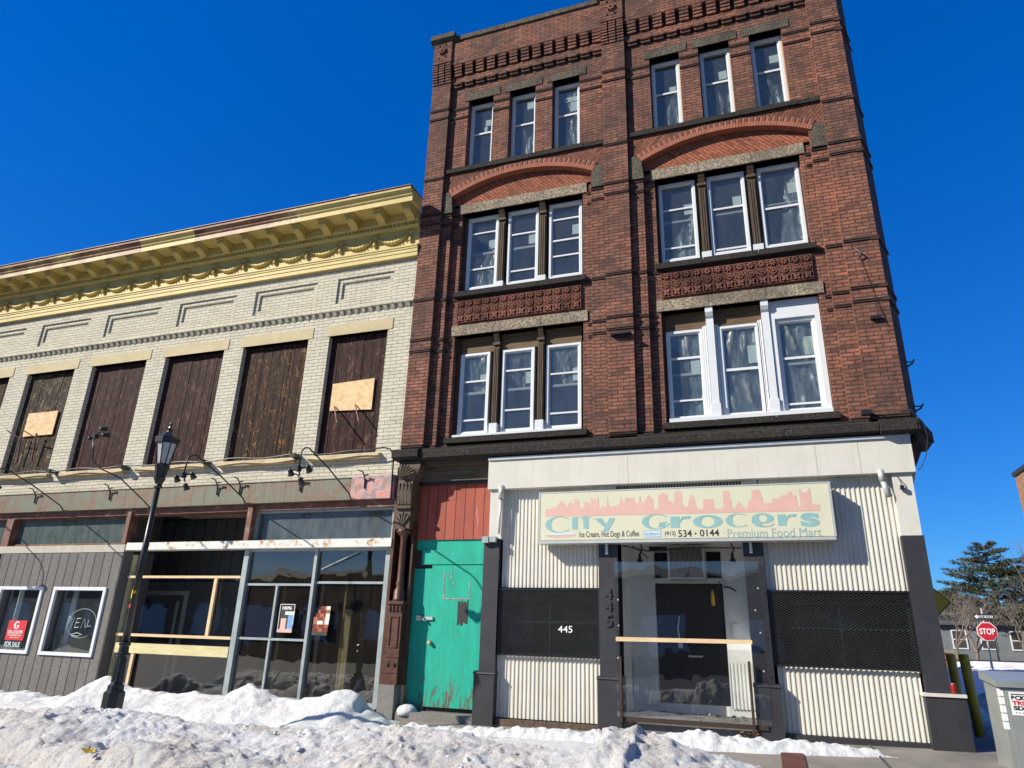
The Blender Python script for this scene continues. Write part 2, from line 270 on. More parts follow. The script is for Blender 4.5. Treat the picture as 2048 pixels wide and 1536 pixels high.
 seat=plain('blue_cloth', (0.12, 0.16, 0.42), 0.9, var=0.2, scale=20), redcloth=plain('rust_red_cloth', (0.30, 0.06, 0.03), 0.9, var=0.2, scale=12),
)

def snow_mat(name, dirty):
    t = NT(name); v = t.coord(); n = t.noise(v, 1.1, 8, 0.65, 0.3); n2 = t.noise(v, 22, 5, 0.75); n3 = t.noise(v, 7, 8, 0.8)
    col = t.mix(t.ramp(n3, [(0.3, 0.25), (0.6, 0.0)]), (0.83, 0.84, 0.85), (0.67, 0.685, 0.70))
    if dirty:
        d = t.ramp(n, [(0.36, 0.0), (0.62, 1.0)])
        col = t.mix(t.math('MULTIPLY', d, 0.68), col, (0.56, 0.50, 0.425))
        g = t.math('MULTIPLY', t.ramp(t.noise(v, 45, 4, 0.8), [(0.56, 0.0), (0.66, 1.0)]), t.ramp(n, [(0.34, 0.12), (0.58, 1.0)]))
        col = t.mix(g, col, (0.16, 0.13, 0.11))
    p = t.princ(col, 0.65, 0, t.bump(t.math('ADD', n2, t.math('MULTIPLY', n3, 2.0)), 1.0, 0.03), spec=0.4)
    p.inputs['Subsurface Weight'].default_value = 0.25; p.inputs['Subsurface Radius'].default_value = (0.05, 0.06, 0.08); p.inputs['Subsurface Scale'].default_value = 0.4
    return t.m
MT['snow'] = snow_mat('clean_snow', False); MT['snowd'] = snow_mat('dirty_snow', True)
def asphalt(name, c, scale=60, wet=0.5):
    t = NT(name); v = t.coord(); n = t.noise(v, scale, 4, 0.7); n1 = t.noise(v, 1.3, 5, 0.6)
    col = t.mix(t.ramp(n1, [(0.4, 0.0), (0.62, wet)]), t.ramp(n, [(0.3, tuple(x*0.65 for x in c)), (0.7, c)]), tuple(x*0.35 for x in c))
    t.princ(col, 0.8, 0, t.bump(n, 0.5, 0.006)); return t.m
MT['asphalt'] = asphalt('asphalt', (0.07, 0.07, 0.072)); MT['concrete'] = asphalt('sidewalk_concrete', (0.30, 0.275, 0.24), 45, 0.55)
MT['redpaver'] = brick('red_pavers', (0.20, 0.065, 0.045), (0.13, 0.045, 0.035), (0.1, 0.08, 0.07), (0.06, 0.03, 0.03), bw=0.2, rh=0.1)
MT['stone'] = asphalt('grey_step_stone', (0.26, 0.25, 0.23), 30, 0.3)

# ------------------------------------------------------------------ mesh helpers
class MB:
    def __init__(s): s.v = []; s.f = []; s.mi = []; s.cur = 0
    def quad(s, *p):
        i = len(s.v); s.v += [tuple(q) for q in p]; s.f.append(tuple(range(i, i+len(p)))); s.mi.append(s.cur)
    def box(s, x0, x1, y0, y1, z0, z1):
        i = len(s.v); s.v += [(x, y, z) for z in (z0, z1) for y in (y0, y1) for x in (x0, x1)]
        for a in ((0, 1, 5, 4), (1, 3, 7, 5), (3, 2, 6, 7), (2, 0, 4, 6), (4, 5, 7, 6), (2, 3, 1, 0)):
            s.f.append(tuple(i+k for k in a)); s.mi.append(s.cur)
        return s
    def hexa(s, pts):     # 8 points, bottom 4 (ccw) then top 4
        i = len(s.v); s.v += [tuple(p) for p in pts]
        for a in ((0, 1, 5, 4), (1, 2, 6, 5), (2, 3, 7, 6), (3, 0, 4, 7), (4, 5, 6, 7), (3, 2, 1, 0)):
            s.f.append(tuple(i+k for k in a)); s.mi.append(s.cur)
        return s
    def prism(s, poly, y0, y1):   # polygon in (x, z), ccw seen from the front
        n = len(poly); i = len(s.v)
        s.v += [(x, y0, z) for x, z in poly]+[(x, y1, z) for x, z in poly]
        s.f.append(tuple(range(i, i+n))); s.mi.append(s.cur); s.f.append(tuple(range(i+2*n-1, i+n-1, -1))); s.mi.append(s.cur)
        for k in range(n): k2 = (k+1) % n; s.f.append((i+k, i+n+k, i+n+k2, i+k2)); s.mi.append(s.cur)
        return s
    def prof(s, prf, x0, x1):     # profile (y, z) extruded along x
        n = len(prf); i = len(s.v)
        s.v += [(x0, y, z) for y, z in prf]+[(x1, y, z) for y, z in prf]
        s.f.append(tuple(range(i, i+n))); s.mi.append(s.cur); s.f.append(tuple(range(i+2*n-1, i+n-1, -1))); s.mi.append(s.cur)
        for k in range(n): k2 = (k+1) % n; s.f.append((i+k, i+n+k, i+n+k2, i+k2)); s.mi.append(s.cur)
        return s
    def tube(s, path, r, n=8, cap=True):
        path = [Vector(p) for p in path]; rings = []
        rr = r if isinstance(r, (list, tuple)) else [r]*len(path)
        for k, p in enumerate(path):
            d = (path[min(k+1, len(path)-1)]-path[max(k-1, 0)]).normalized()
            a = d.orthogonal().normalized() if k == 0 else (pa - d*pa.dot(d)).normalized()
            pa = a; b = d.cross(a); i = len(s.v)
            s.v += [tuple(p+(a*math.cos(2*math.pi*j/n)+b*math.sin(2*math.pi*j/n))*rr[k]) for j in range(n)]; rings.append(i)
        for k in range(len(rings)-1):
            for j in range(n):
                j2 = (j+1) % n; s.f.append((rings[k]+j, rings[k]+j2, rings[k+1]+j2, rings[k+1]+j)); s.mi.append(s.cur)
        if cap:
            s.f.append(tuple(rings[0]+j for j in reversed(range(n)))); s.mi.append(s.cur)
            s.f.append(tuple(rings[-1]+j for j in range(n))); s.mi.append(s.cur)
        return s
    def lathe(s, prf, c=(0, 0, 0), n=20, flute=0.0, rot=0.0):
        rings = []
        for r, z in prf:
            i = len(s.v)
            s.v += [(c[0]+r*(1-(flute if (j % 2) else 0))*math.cos(rot+2*math.pi*j/n), c[1]+r*(1-(flute if (j % 2) else 0))*math.sin(rot+2*math.pi*j/n), c[2]+z) for j in range(n)]; rings.append(i)
        for k in range(len(rings)-1):
            for j in range(n):
                j2 = (j+1) % n; s.f.append((rings[k]+j, rings[k]+j2, rings[k+1]+j2, rings[k+1]+j)); s.mi.append(s.cur)
        s.f.append(tuple(rings[0]+j for j in reversed(range(n)))); s.mi.append(s.cur)
        s.f.append(tuple(rings[-1]+j for j in range(n))); s.mi.append(s.cur)
        return s
    def wall(s, x0, x1, z0, z1, y, holes, depth=0.0):
        xs = sorted({x0, x1}|{h[0] for h in holes}|{h[1] for h in holes}); zs = sorted({z0, z1}|{h[2] for h in holes}|{h[3] for h in holes})
        xs = [x for x in xs if x0 <= x <= x1]; zs = [z for z in zs if z0 <= z <= z1]
        for i in range(len(xs)-1):
            for j in range(len(zs)-1):
                cx = (xs[i]+xs[i+1])/2; cz = (zs[j]+zs[j+1])/2
                if any(h[0] < cx < h[1] and h[2] < cz < h[3] for h in holes): continue
                s.quad((xs[i], y, zs[j]), (xs[i+1], y, zs[j]), (xs[i+1], y, zs[j+1]), (xs[i], y, zs[j+1]))
        if depth:
            for a, b, c, d in holes:
                e = y+depth
                if a > x0: s.quad((a, y, c), (a, y, d), (a, e, d), (a, e, c))
                if b < x1: s.quad((b, y, d), (b, y, c), (b, e, c), (b, e, d))
                if d < z1: s.quad((a, y, d), (b, y, d), (b, e, d), (a, e, d))
                if c > z0: s.quad((a, e, c), (b, e, c), (b, y, c), (a, y, c))
        return s
    def build(s, name, mats, parent=None, smooth=False, label=None):
        me = bpy.data.meshes.new(name); o = bpy.data.objects.new(name, me); COL.objects.link(o)
        off = Vector((0, 0, 0))
        if parent is not None:
            o.parent = parent; off = wpos(parent)
        me.from_pydata([(v[0]-off.x, v[1]-off.y, v[2]-off.z) for v in s.v], [], s.f)
        if not isinstance(mats, (list, tuple)): mats = [mats]
        for m in mats: me.materials.append(MT[m] if isinstance(m, str) else m)
        if len(mats) > 1: me.polygons.foreach_set('material_index', s.mi)
        if smooth: me.polygons.foreach_set('use_smooth', [True]*len(me.polygons))
        me.update()
        if label: o['label'] = label
        return o
def wpos(o):
    p = Vector((0, 0, 0))
    while o is not None: p += o.location; o = o.parent
    return p
def thing(name, loc, label, cat, group=None):
    o = bpy.data.objects.new(name, None); COL.objects.link(o); o.location = loc; o.empty_display_size = 0.3
    o['label'] = label; o['category'] = cat
    if group: o['group'] = group
    return o
def tag(o, label, cat, group=None):
    o['label'] = label; o['category'] = cat
    if group: o['group'] = group
    return o
def B(*a): return MB().box(*a)
def origin(o, loc):      # move a parentless mesh's origin to its base
    loc = Vector(loc); o.data.transform(Matrix.Translation(-loc)); o.location = loc; return o
def text(name, s, x0, x1, z0, z1, y, mat, parent, bold=0.0, ext=0.002, rot=None, shear=0.0, spacing=1.0):
    cu = bpy.data.curves.new(name, 'FONT'); cu.body = s; cu.size = 1.0; cu.offset = bold; cu.extrude = 0.0; cu.shear = shear; cu.space_character = spacing
    to = bpy.data.objects.new('tmp_text', cu); COL.objects.link(to)
    dg = bpy.context.evaluated_depsgraph_get(); me0 = to.evaluated_get(dg).to_mesh()
    vs = [v.co.copy() for v in me0.vertices]; fs = [tuple(p.vertices) for p in me0.polygons]
    to.evaluated_get(dg).to_mesh_clear(); bpy.data.objects.remove(to); bpy.data.curves.remove(cu)
    ax = min(v.x for v in vs); bx = max(v.x for v in vs); az = min(v.y for v in vs); bz = max(v.y for v in vs)
    m = MB()
    for v in vs:
        u = (v.x-ax)/(bx-ax); w = (v.y-az)/(bz-az)
        if rot: p = rot(u, w)
        else: p = (x0+u*(x1-x0), y, z0+w*(z1-z0))
        m.v.append(p)
    m.f = fs; m.mi = [0]*len(fs)
    return m.build(name, mat, parent)

# ================================================================== ground
def gz(x, y):            # pavement height
    return 0.018*(min(x, 6)-2.3)+0.02*min(y, 0)
def strip(name, x0, x1, y0, y1, nx, ny, zf, mat, label=None, kind='structure'):
    m = MB()
    for i in range(nx+1):
        for j in range(ny+1):
            x = x0+(x1-x0)*i/nx; y = y0+(y1-y0)*j/ny; m.v.append((x, y, zf(x, y)))
    for i in range(nx):
        for j in range(ny):
            a = i*(ny+1)+j; m.f.append((a, a+ny+1, a+ny+2, a+1)); m.mi.append(0)
    o = m.build(name, mat, None, True); o['kind'] = kind
    if label: o['label'] = label
    return o
strip('ground', -900, 900, -900, 1500, 12, 12, lambda x, y: -0.62, 'asphalt')
strip('road', -80, 40, -30, -3.95, 24, 4, lambda x, y: -0.46+0.004*(x if x < 0 else 0)*0.2, 'asphalt')
m = MB()
for i in range(46):
    x0 = -40+i*0.95; x1 = x0+0.95
    m.hexa([(x0, -3.9, -0.7), (x1, -3.9, -0.7), (x1, 1.5, -0.7), (x0, 1.5, -0.7), (x0, -3.9, gz(x0, -3.9)), (x1, -3.9, gz(x1, -3.9)), (x1, 1.5, gz(x1, 0)), (x0, 1.5, gz(x0, 0))])
o = m.build('sidewalk', 'concrete'); o['kind'] = 'structure'
m = MB()
m.hexa([(x, y, gz(x, y)+dz) for dz in (-0.01, 0.004) for x, y in ((0.02, -3.9), (0.27, -3.9), (0.27, -0.75), (0.02, -0.75))])
o = m.build('brick_paving_strip', 'redpaver'); o['kind'] = 'structure'
m = MB()
for x in (-9, -6.5, -4, -1.6, 1.1):
    m.hexa([(x_, y_, gz(x_, y_)+dz) for dz in (-.03, .003) for x_, y_ in ((x, -3.9), (x+.014, -3.9), (x+.014, -.1), (x, -.1))])
rnd = random.Random(2)
for px_, py_, a_ in ((1.6, -1.4, .4), (.6, -2.2, 1.2), (2.4, -.5, 2.2)):
    x, y = px_, py_
    for q in range(14):
        a_ += rnd.gauss(0, .5); x2 = x+.09*math.cos(a_); y2 = y+.09*math.sin(a_); m.quad((x, y, gz(x, y)+.003), (x2, y2, gz(x2, y2)+.003), (x2, y2+.008, gz(x2, y2)+.003), (x, y+.008, gz(x, y)+.003)); x, y = x2, y2
o = m.build('sidewalk_joints', 'interior'); o['kind'] = 'structure'
strip('side_street', 3.4, 14, -3.9, 60, 6, 20, lambda x, y: -0.16-0.02*min(max(y, 0), 10)*0.5, 'asphalt')

# ================================================================== red brick building
BB = thing('brick_building', (-1.95, 0, 0), 'tall four storey red brick building with white vinyl windows above a white and black shopfront', 'building')
CL, CR = -3.96, 0.0
XL, XR = -6.11, 2.23
def arcz(dx):            # underside of the segmental brick arch over a bay
    Rr = 3.30; return 10.13-Rr+math.sqrt(max(Rr*Rr-dx*dx, 0))
m = MB()
# piers, outermost plane y=0
for a, b in ((XL, -5.66), (-2.22, -1.75), (1.72, XR)):
    m.box(a, b, 0.0, 0.5, 4.2, 12.80)
    for k in range(8):                               # corbelled ribs at the pier heads
        z = 12.82+k*0.0675; st = 0.012*k if k < 5 else 0.055
        w = (b-a-0.06)/3
        for q in range(3): m.box(a+q*(w+0.03), a+q*(w+0.03)+w, -0.02-st, 0.3, z, z+0.047)
    m.box(a+0.02, b-0.02, 0.0, 0.4, 12.80, 13.37)
    m.box(a, b, -0.08, 0.4, 13.37, 13.50)
    for k in range(3): m.box(a+k*(b-a)*0.36, a+k*(b-a)*0.36+(b-a)*0.28, -0.08, 0.4, 13.50, 13.56)
    m.box(a, b, -0.075, 0.4, 13.56, 13.86)
    for k in range(3): m.box(a+k*(b-a)*0.36, a+k*(b-a)*0.36+(b-a)*0.28, -0.08, 0.4, 13.86, 13.92)
    m.box(a, b, -0.08, 0.4, 13.92, 13.985)
# inner plane y=0.1
for c, xa, xb in ((CL, -5.66, -2.22), (CR, -1.75, 1.72)):
    h0, h1 = c-1.49, c+1.46
    segs = 28; holes = [(h0, h1, 4.2, 9.40)]
    w4 = [(c-1.27, c-0.68, 10.46, 12.26), (c-0.31, c+0.28, 10.46, 12.26), (c+0.65, c+1.24, 10.46, 12.26)]
    m.wall(xa, xb, 4.2, 9.40, 0.1, holes)
    m.wall(xa, xb, 10.38, 12.69, 0.1, w4, depth=0.22)
    m.quad((xa, .1, 9.4), (h0, .1, 9.4), (h0, .1, 10.38), (xa, .1, 10.38)); m.quad((h1, .1, 9.4), (xb, .1, 9.4), (xb, .1, 10.38), (h1, .1, 10.38))
    m.quad((h0, .1, 4.2), (h0, .1, arcz(1.475)), (h0, .2, arcz(1.475)), (h0, .2, 4.2)); m.quad((h1, .1, arcz(1.475)), (h1, .1, 4.2), (h1, .2, 4.2), (h1, .2, arcz(1.475)))
    # bay plane y=0.2 behind
    m.wall(h0, h1, 4.2, 9.62, 0.2, [(c-1.29, c+1.27, 4.53, 6.60), (c-1.29, c+1.27, 7.52, 9.38)], depth=0.22)
    # wall above the windows: corbel table and parapet
    m.wall(xa, xb, 12.80, 12.95, 0.045, []); m.quad((xa, .1, 12.80), (xb, .1, 12.80), (xb, .045, 12.80), (xa, .045, 12.80))
    m.wall(xa, xb, 12.69, 12.80, 0.1, [])
    m.wall(xa, xb, 12.95, 13.28, 0.07, []); m.quad((xa, .07, 12.95), (xb, .07, 12.95), (xb, .045, 12.95), (xa, .045, 12.95)); m.cur = 1; m.wall(xa, xb, 12.955, 13.279, 0.066, []); m.wall(xa, xb, 12.672, 12.799, .096, []); m.cur = 0  # dark brick layer paints the shade in the gaps between corbel blocks
    n = 13; p = (xb-xa)/n
    for k in range(n):
        x = xa+k*p+0.07
        for r in range(2): m.box(x, x+p-0.075, 0.022 if r else 0.055, 0.1, 12.682+r*0.064, 12.682+r*0.064+0.05)
        for r in range(4): m.box(x, x+p-0.085, -0.03+0.012*(3-r), 0.05, 12.972+r*0.078, 12.972+r*0.078+0.055)
        m.box(x+0.01, x+p-0.095, 0.045, 0.1, 12.96, 13.28)
    m.box(xa, xb, -0.035, 0.35, 13.28, 13.96)
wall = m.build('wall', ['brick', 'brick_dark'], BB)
# side wall, running back at an open angle along the side street, and the lower front backing
def sx(y): return XR+0.222*y
m = MB()
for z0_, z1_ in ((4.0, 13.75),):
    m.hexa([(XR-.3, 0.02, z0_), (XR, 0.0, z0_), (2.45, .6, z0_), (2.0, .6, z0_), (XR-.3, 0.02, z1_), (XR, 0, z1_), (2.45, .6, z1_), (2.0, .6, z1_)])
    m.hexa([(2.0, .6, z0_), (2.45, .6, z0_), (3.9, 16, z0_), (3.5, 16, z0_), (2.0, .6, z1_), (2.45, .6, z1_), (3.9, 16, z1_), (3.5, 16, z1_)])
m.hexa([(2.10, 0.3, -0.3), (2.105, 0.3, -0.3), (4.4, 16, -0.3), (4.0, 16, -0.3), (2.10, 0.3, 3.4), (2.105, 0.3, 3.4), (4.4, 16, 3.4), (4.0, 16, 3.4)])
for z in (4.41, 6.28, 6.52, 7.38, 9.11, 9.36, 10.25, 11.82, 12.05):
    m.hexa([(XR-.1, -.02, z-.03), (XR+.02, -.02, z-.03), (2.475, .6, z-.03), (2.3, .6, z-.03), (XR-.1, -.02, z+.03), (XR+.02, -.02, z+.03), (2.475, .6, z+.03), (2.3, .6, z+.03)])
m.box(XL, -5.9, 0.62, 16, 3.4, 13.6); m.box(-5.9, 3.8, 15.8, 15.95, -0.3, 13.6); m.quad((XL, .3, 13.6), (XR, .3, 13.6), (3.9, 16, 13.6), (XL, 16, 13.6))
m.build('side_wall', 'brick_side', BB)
for y, z in ((.55, 5.3), (.5, 4.55)):
    m = MB(); x = 2.40; m.box(x-.05, x+.02, y-.05, y+.05, z-.06, z+.12); m.tube([(x, y, z), (x+.10, y-.02, z+.05), (x+.14, y-.02, z+.12)], .014, 6); m.tube([(x, y, z+.1), (x+.12, y-.02, z+.08)], .010, 6)
    m.build('iron_bracket', 'blackmetal', BB)
# slanted brickwork of the spandrels, arches, tympana
for c in (CL, CR):
    h0, h1 = c-1.49, c+1.46
    m = MB(); n = 30; Rr = 3.3; zc = 10.13-Rr
    def pt(x, r): dx = x-c; return zc+math.sqrt(max(r*r-dx*dx, 0))
    for k in range(n):
        a = c-1.74+3.48*k/n; b = a+3.48/n
        za = max(pt(a, Rr+0.13), 9.75); zb = max(pt(b, Rr+0.13), 9.75)
        m.quad((a, .085, min(za, 10.37)), (b, .085, min(zb, 10.37)), (b, .085, 10.375), (a, .085, 10.375))
    m.box(c-1.74, c+1.72, .085, .1, 10.37, 10.40)
    m.build('spandrel', 'herring2', BB)
    m = MB(); a0 = math.asin(1.50/Rr); nb = 62
    for k in range(nb):
        t0 = -a0+2*a0*k/nb; t1 = -a0+2*a0*(k+0.88)/nb
        for r0, r1, mi, yf in ((Rr, Rr+.10, 0, .064), (Rr+.105, Rr+.205, 1 if k % 2 else 0, .064 if k % 2 else .072)):
            m.cur = mi; m.prism([(c+r0*math.sin(t0), zc+r0*math.cos(t0)), (c+r0*math.sin(t1), zc+r0*math.cos(t1)), (c+r1*math.sin(t1), zc+r1*math.cos(t1)), (c+r1*math.sin(t0), zc+r1*math.cos(t0))], yf, 0.24)
    m.build('arch', ['arch1', 'arch2'], BB)
    m = MB(); n = 24
    for k in range(n):
        a = h0+(h1-h0)*k/n; b = h0+(h1-h0)*(k+1)/n; m.quad((a, .2, 9.55), (b, .2, 9.55), (b, .2, arcz(b-c)+.03), (a, .2, arcz(a-c)+.03))
        m.quad((a, .06, arcz(a-c)+.004), (b, .06, arcz(b-c)+.004), (b, .2, arcz(b-c)+.004), (a, .2, arcz(a-c)+.004))
    m.build('tympanum', 'herring', BB)
    # impost stones with a rounded outer shoulder
    for sgn in (-1, 1):
        poly = [(1.47, 9.38), (1.73, 9.38), (1.75, 9.62), (1.73, 9.80), (1.66, 9.90), (1.57, 9.88), (1.50, 9.74)]
        if sgn < 0: poly = [(-x, z) for x, z in reversed(poly)]
        MB().prism([(c+x, z) for x, z in poly], 0.05, 0.24).build('impost_stone', 'granite_dark', BB)
    # lintels
    for za, zb, mt in ((6.60, 6.81, 'granite'), (9.38, 9.60, 'granite')):
        m = MB(); xs = [c-1.36, c-0.475, c+0.465, c+1.36]
        for k in range(3): m.box(xs[k]+.004, xs[k+1]-.004, 0.172, 0.40, za, zb)
        m.build('lintel', mt, BB)
    for a, b in ((-1.36, -0.53), (-0.42, 0.43), (0.53, 1.38)):
        B(c+a, c+b, 0.083, 0.30, 12.26, 12.46).build('lintel', 'granite_dark', BB)
    # sills
    for za, zb, y in ((4.425, 4.53, 0.10), (7.415, 7.52, 0.10)):
        m = MB(); xs = [c-1.34, c-0.5, c+0.42, c+1.34]
        for k in range(3): m.box(xs[k]+.003, xs[k+1]-.003, y, 0.42, za, zb)
        m.build('sill', 'sootstone', BB)
    m = MB(); m.box(c-1.70, c+1.33, 0.03, 0.32, 10.36, 10.46); m.box(c+1.34, c+1.78 if c == CR else c+1.73, 0.04, 0.32, 10.355, 10.455); m.build('sill', 'sootstone', BB)
    # terracotta relief panel: three rows of fourteen tiles
    m = MB(); xa, xb = c-1.26, c+1.24; tw = (xb-xa)/14; zr = [7.18, 7.02, 6.86]; th = 0.15
    m.box(xa, xb, 0.195, 0.21, 6.84, 7.35)
    for k in range(14):
        for r in range(3):
            x = xa+(k+.5)*tw; z = zr[r]+th/2; y0 = 0.165
            rim = 0.012
            m.box(x-tw/2+.004, x+tw/2-.004, 0.15, 0.195, z+th/2-rim-.002, z+th/2-.002); m.box(x-tw/2+.004, x+tw/2-.004, 0.15, 0.195, z-th/2+.002, z-th/2+rim)
            m.box(x-tw/2+.004, x-tw/2+.004+rim, 0.152, 0.195, z-th/2+rim+.003, z+th/2-rim-.003); m.box(x+tw/2-.004-rim, x+tw/2-.004, 0.152, 0.195, z-th/2+rim+.003, z+th/2-rim-.003)
            if r == 0:
                for q in range(8):
                    an = 2*math.pi*q/8+0.3; dx, dz = math.cos(an), math.sin(an); px, pz = -dz, dx
                    m.prism([(x+dx*.015-px*.006, z+dz*.015-pz*.006), (x+dx*.058-px*.004, z+dz*.058-pz*.004), (x+dx*.062+px*.014, z+dz*.062+pz*.014), (x+dx*.02+px*.008, z+dz*.02+pz*.008)], 0.128, 0.195)
            elif r == 1:
                for ra, rb, yy in ((.062, .050, .135), (.036, .024, .14)):
                    for q in range(12):
                        a1 = 2*math.pi*q/12; a2 = 2*math.pi*(q+1)/12
                        m.prism([(x+rb*math.cos(a1), z+rb*math.sin(a1)), (x+ra*math.cos(a1), z+ra*math.sin(a1)), (x+ra*math.cos(a2), z+ra*math.sin(a2)), (x+rb*math.cos(a2), z+rb*math.sin(a2))], yy, 0.195)
                m.box(x-.012, x+.012, .125, .195, z-.012, z+.012)
            else:
                for q in range(4):
                    an = math.pi/4+math.pi/2*q; dx, dz = math.cos(an), math.sin(an); px, pz = -dz, dx
                    m.prism([(x+dx*.006, z+dz*.006), (x+dx*.035-px*.024, z+dz*.035-pz*.024), (x+dx*.075, z+dz*.075), (x+dx*.035+px*.024, z+dz*.035+pz*.024)], 0.13, 0.195)
                m.box(x-.014, x+.014, .12, .195, z-.014, z+.014)
    m.build('terracotta_panel', 'terracotta', BB)
# string courses in one dark brick tone, stepping over the three planes
for z in (4.375, 6.28, 6.52, 7.38, 9.11, 9.345, 10.25, 11.84, 12.08):
    m = MB()
    def two(a, b, y):
        if b-a < 0.01: return
        MB().prof([(y+.01, z-.02), (y-.021, z-.02), (y-.021, z-.005), (y-.004, z-.005), (y-.004, z+.011), (y-.025, z+.011), (y-.025, z+.026), (y+.01, z+.026)], a, b).build('string_course', 'stringbrick', BB)
    for a, b in ((XL, -5.66), (-2.22, -1.75), (1.72, XR+.01)): two(a, b, 0.0)
    for c, xa, xb in ((CL, -5.66, -2.22), (CR, -1.75, 1.72)):
        if z < 9.4:
            two(xa, c-1.49, .1); two(c+1.46, xb, .1)
            if z in (7.38, 4.375): two(c-1.49, c+1.46, .2)
            else: two(c-1.49, c-1.36, .2); two(c+1.36, c+1.46, .2)
        elif z > 11:
            hs_ = [(c-1.27, c-0.68), (c-0.31, c+0.28), (c+0.65, c+1.24)]; cur = xa
            for a, b in hs_: two(cur, a, .1); cur = b
            two(cur, xb, .1)
        else: two(xa, c-1.70, .1)
# coping and pier caps
for a, b in ((-5.60, -2.27), (-1.69, 1.66)):
    m = MB(); n = 4
    for k in range(n): m.box(a+(b-a)*k/n+.003, a+(b-a)*(k+1)/n-.003, -.07, .42, 13.96, 14.08)
    m.build('coping', 'granite_dark', BB)
for a, b in ((XL, -5.66), (-2.22, -1.75), (1.72, XR)):
    m = MB(); m.prof([(-.10, 13.985), (-.16, 14.04), (-.16, 14.16), (-.12, 14.19), (.5, 14.19), (.5, 13.985)], a-.07, b+.07); m.build('pier_cap', 'granite_dark', BB)
    # carved rosette tile on the pier head
    m = MB(); x = (a+b)/2; z = 13.71; m.box(x-.10, x+.10, -.085, -.05, z-.1, z+.1)
    for q in range(8):
        an = 2*math.pi*q/8; dx, dz = math.cos(an), math.sin(an); px, pz = -dz, dx
        m.prism([(x+dx*.02, z+dz*.02), (x+dx*.05-px*.02, z+dz*.05-pz*.02), (x+dx*.095, z+dz*.095), (x+dx*.05+px*.02, z+dz*.05+pz*.02)], -.12, -.08)
    m.build('rosette', 'terracotta', BB)
# dark stone cornice above the shopfront
m = MB(); xs = [-5.60, -3.9, -2.3, -0.8, 0.5, 1.78]
for k in range(5): m.prof([(-.12, 4.07), (-.20, 4.10), (-.20, 4.22), (-.15, 4.25), (.3, 4.27), (.3, 4.05)], xs[k]+.003, xs[k+1]-.003)
m.prof([(-.18, 4.09), (-.26, 4.12), (-.26, 4.25), (-.18, 4.28), (.3, 4.28), (.3, 4.09)], XL-.03, -5.62); m.prof([(-.18, 4.05), (-.26, 4.08), (-.26, 4.24), (-.18, 4.27), (.3, 4.28), (.3, 4.05)], 1.79, 2.26)
m.hexa([(2.262, -.25, 4.08), (2.29, -.25, 4.08), (2.62, .6, 4.08), (2.1, .6, 4.08), (2.262, -.25, 4.24), (2.29, -.25, 4.24), (2.62, .6, 4.24), (2.1, .6, 4.24)])
m.hexa([(2.262, -.12, 3.95), (2.27, -.10, 3.95), (2.5, .6, 3.95), (2.1, .6, 3.95), (2.262, -.2, 4.079), (2.285, -.18, 4.079), (2.6, .6, 4.079), (2.1, .6, 4.079)])
m.box(XL, XR, 0.0, .32, 4.27, 4.33)
m.build('stone_cornice', 'sootstone', BB)
for c, xx in ((CL, -1.98),):
    m = MB(); m.box(xx-.16, xx+.2, -.10, 0, 6.135, 6.16); m.box(xx-.10, xx+.16, -.05, 0, 6.10, 6.134); m.build('ledge_stub', 'blackmetal', BB)
# rooms behind the glass
m = MB()
for c in (CL, CR):
    for z0, z1 in ((4.45, 6.75), (7.45, 9.6), (10.4, 12.5)):
        a, b = c-1.6, c+1.6
        m.quad((a, 2.2, z0), (b, 2.2, z0), (b, 2.2, z1), (a, 2.2, z1)); m.quad((a, .45, z0), (a, 2.2, z0), (a, 2.2, z1), (a, .45, z1)); m.quad((b, .45, z0), (b, 2.2, z0), (b, 2.2, z1), (b, .45, z1))
        m.quad((a, .45, z1), (b, .45, z1), (b, 2.2, z1), (a, 2.2, z1)); m.quad((a, .45, z0), (b, .45, z0), (b, 2.2, z0), (a, 2.2, z0))
m.build('room', 'room', BB)

# ------------------------------------------------------------------ sash windows of the brick building
def sheet(parent, x0, x1, z0, z1, y, mat, shape='full', seed=0, folds=6):
    m = MB(); nx, nz = 22, 30; rnd = random.Random(seed); ph = rnd.random()*9
    idx = {}
    def inside(u, w):
        if shape == 'full': return True
        if shape == 'right': return u > 0.35+0.4*w
        if shape == 'left': return u < 0.65-0.3*w
        if shape == 'low': return w < 0.45+0.1*math.sin(6*u)
        if shape == 'lowright': return w < 0.62*u+0.05 and u > 0.25
        if shape == 'top': return w > 0.45+0.25*(1-u)+0.05*math.sin(9*u)
        if shape == 'ends': return u > 0.42+0.2*math.sin(5*w) or w > .85
        return True
    for i in range(nx+1):
        for j in range(nz+1):
            u = i/nx; w = j/nz
            q_ = Vector((u*2.2+ph+.8*w, w*1.6-.5*u, seed)); d = 0.010*math.sin(folds*2.2*u+ph+4*w+2.5*math.sin(4*w+ph)+5*noise.noise(q_))+0.05*noise.noise(q_*2.1)+.02*noise.noise(q_*6)
            m.v.append((x0+u*(x1-x0), y+0.05+d, z0+w*(z1-z0)))
    for i in range(nx):
        for j in range(nz):
            if inside((i+.5)/nx, (j+.5)/nz):
                a = i*(nz+1)+j; m.f.append((a, a+nz+1, a+nz+2, a+1)); m.mi.append(0)
    return m.build('plastic_sheet', mat, parent, True)
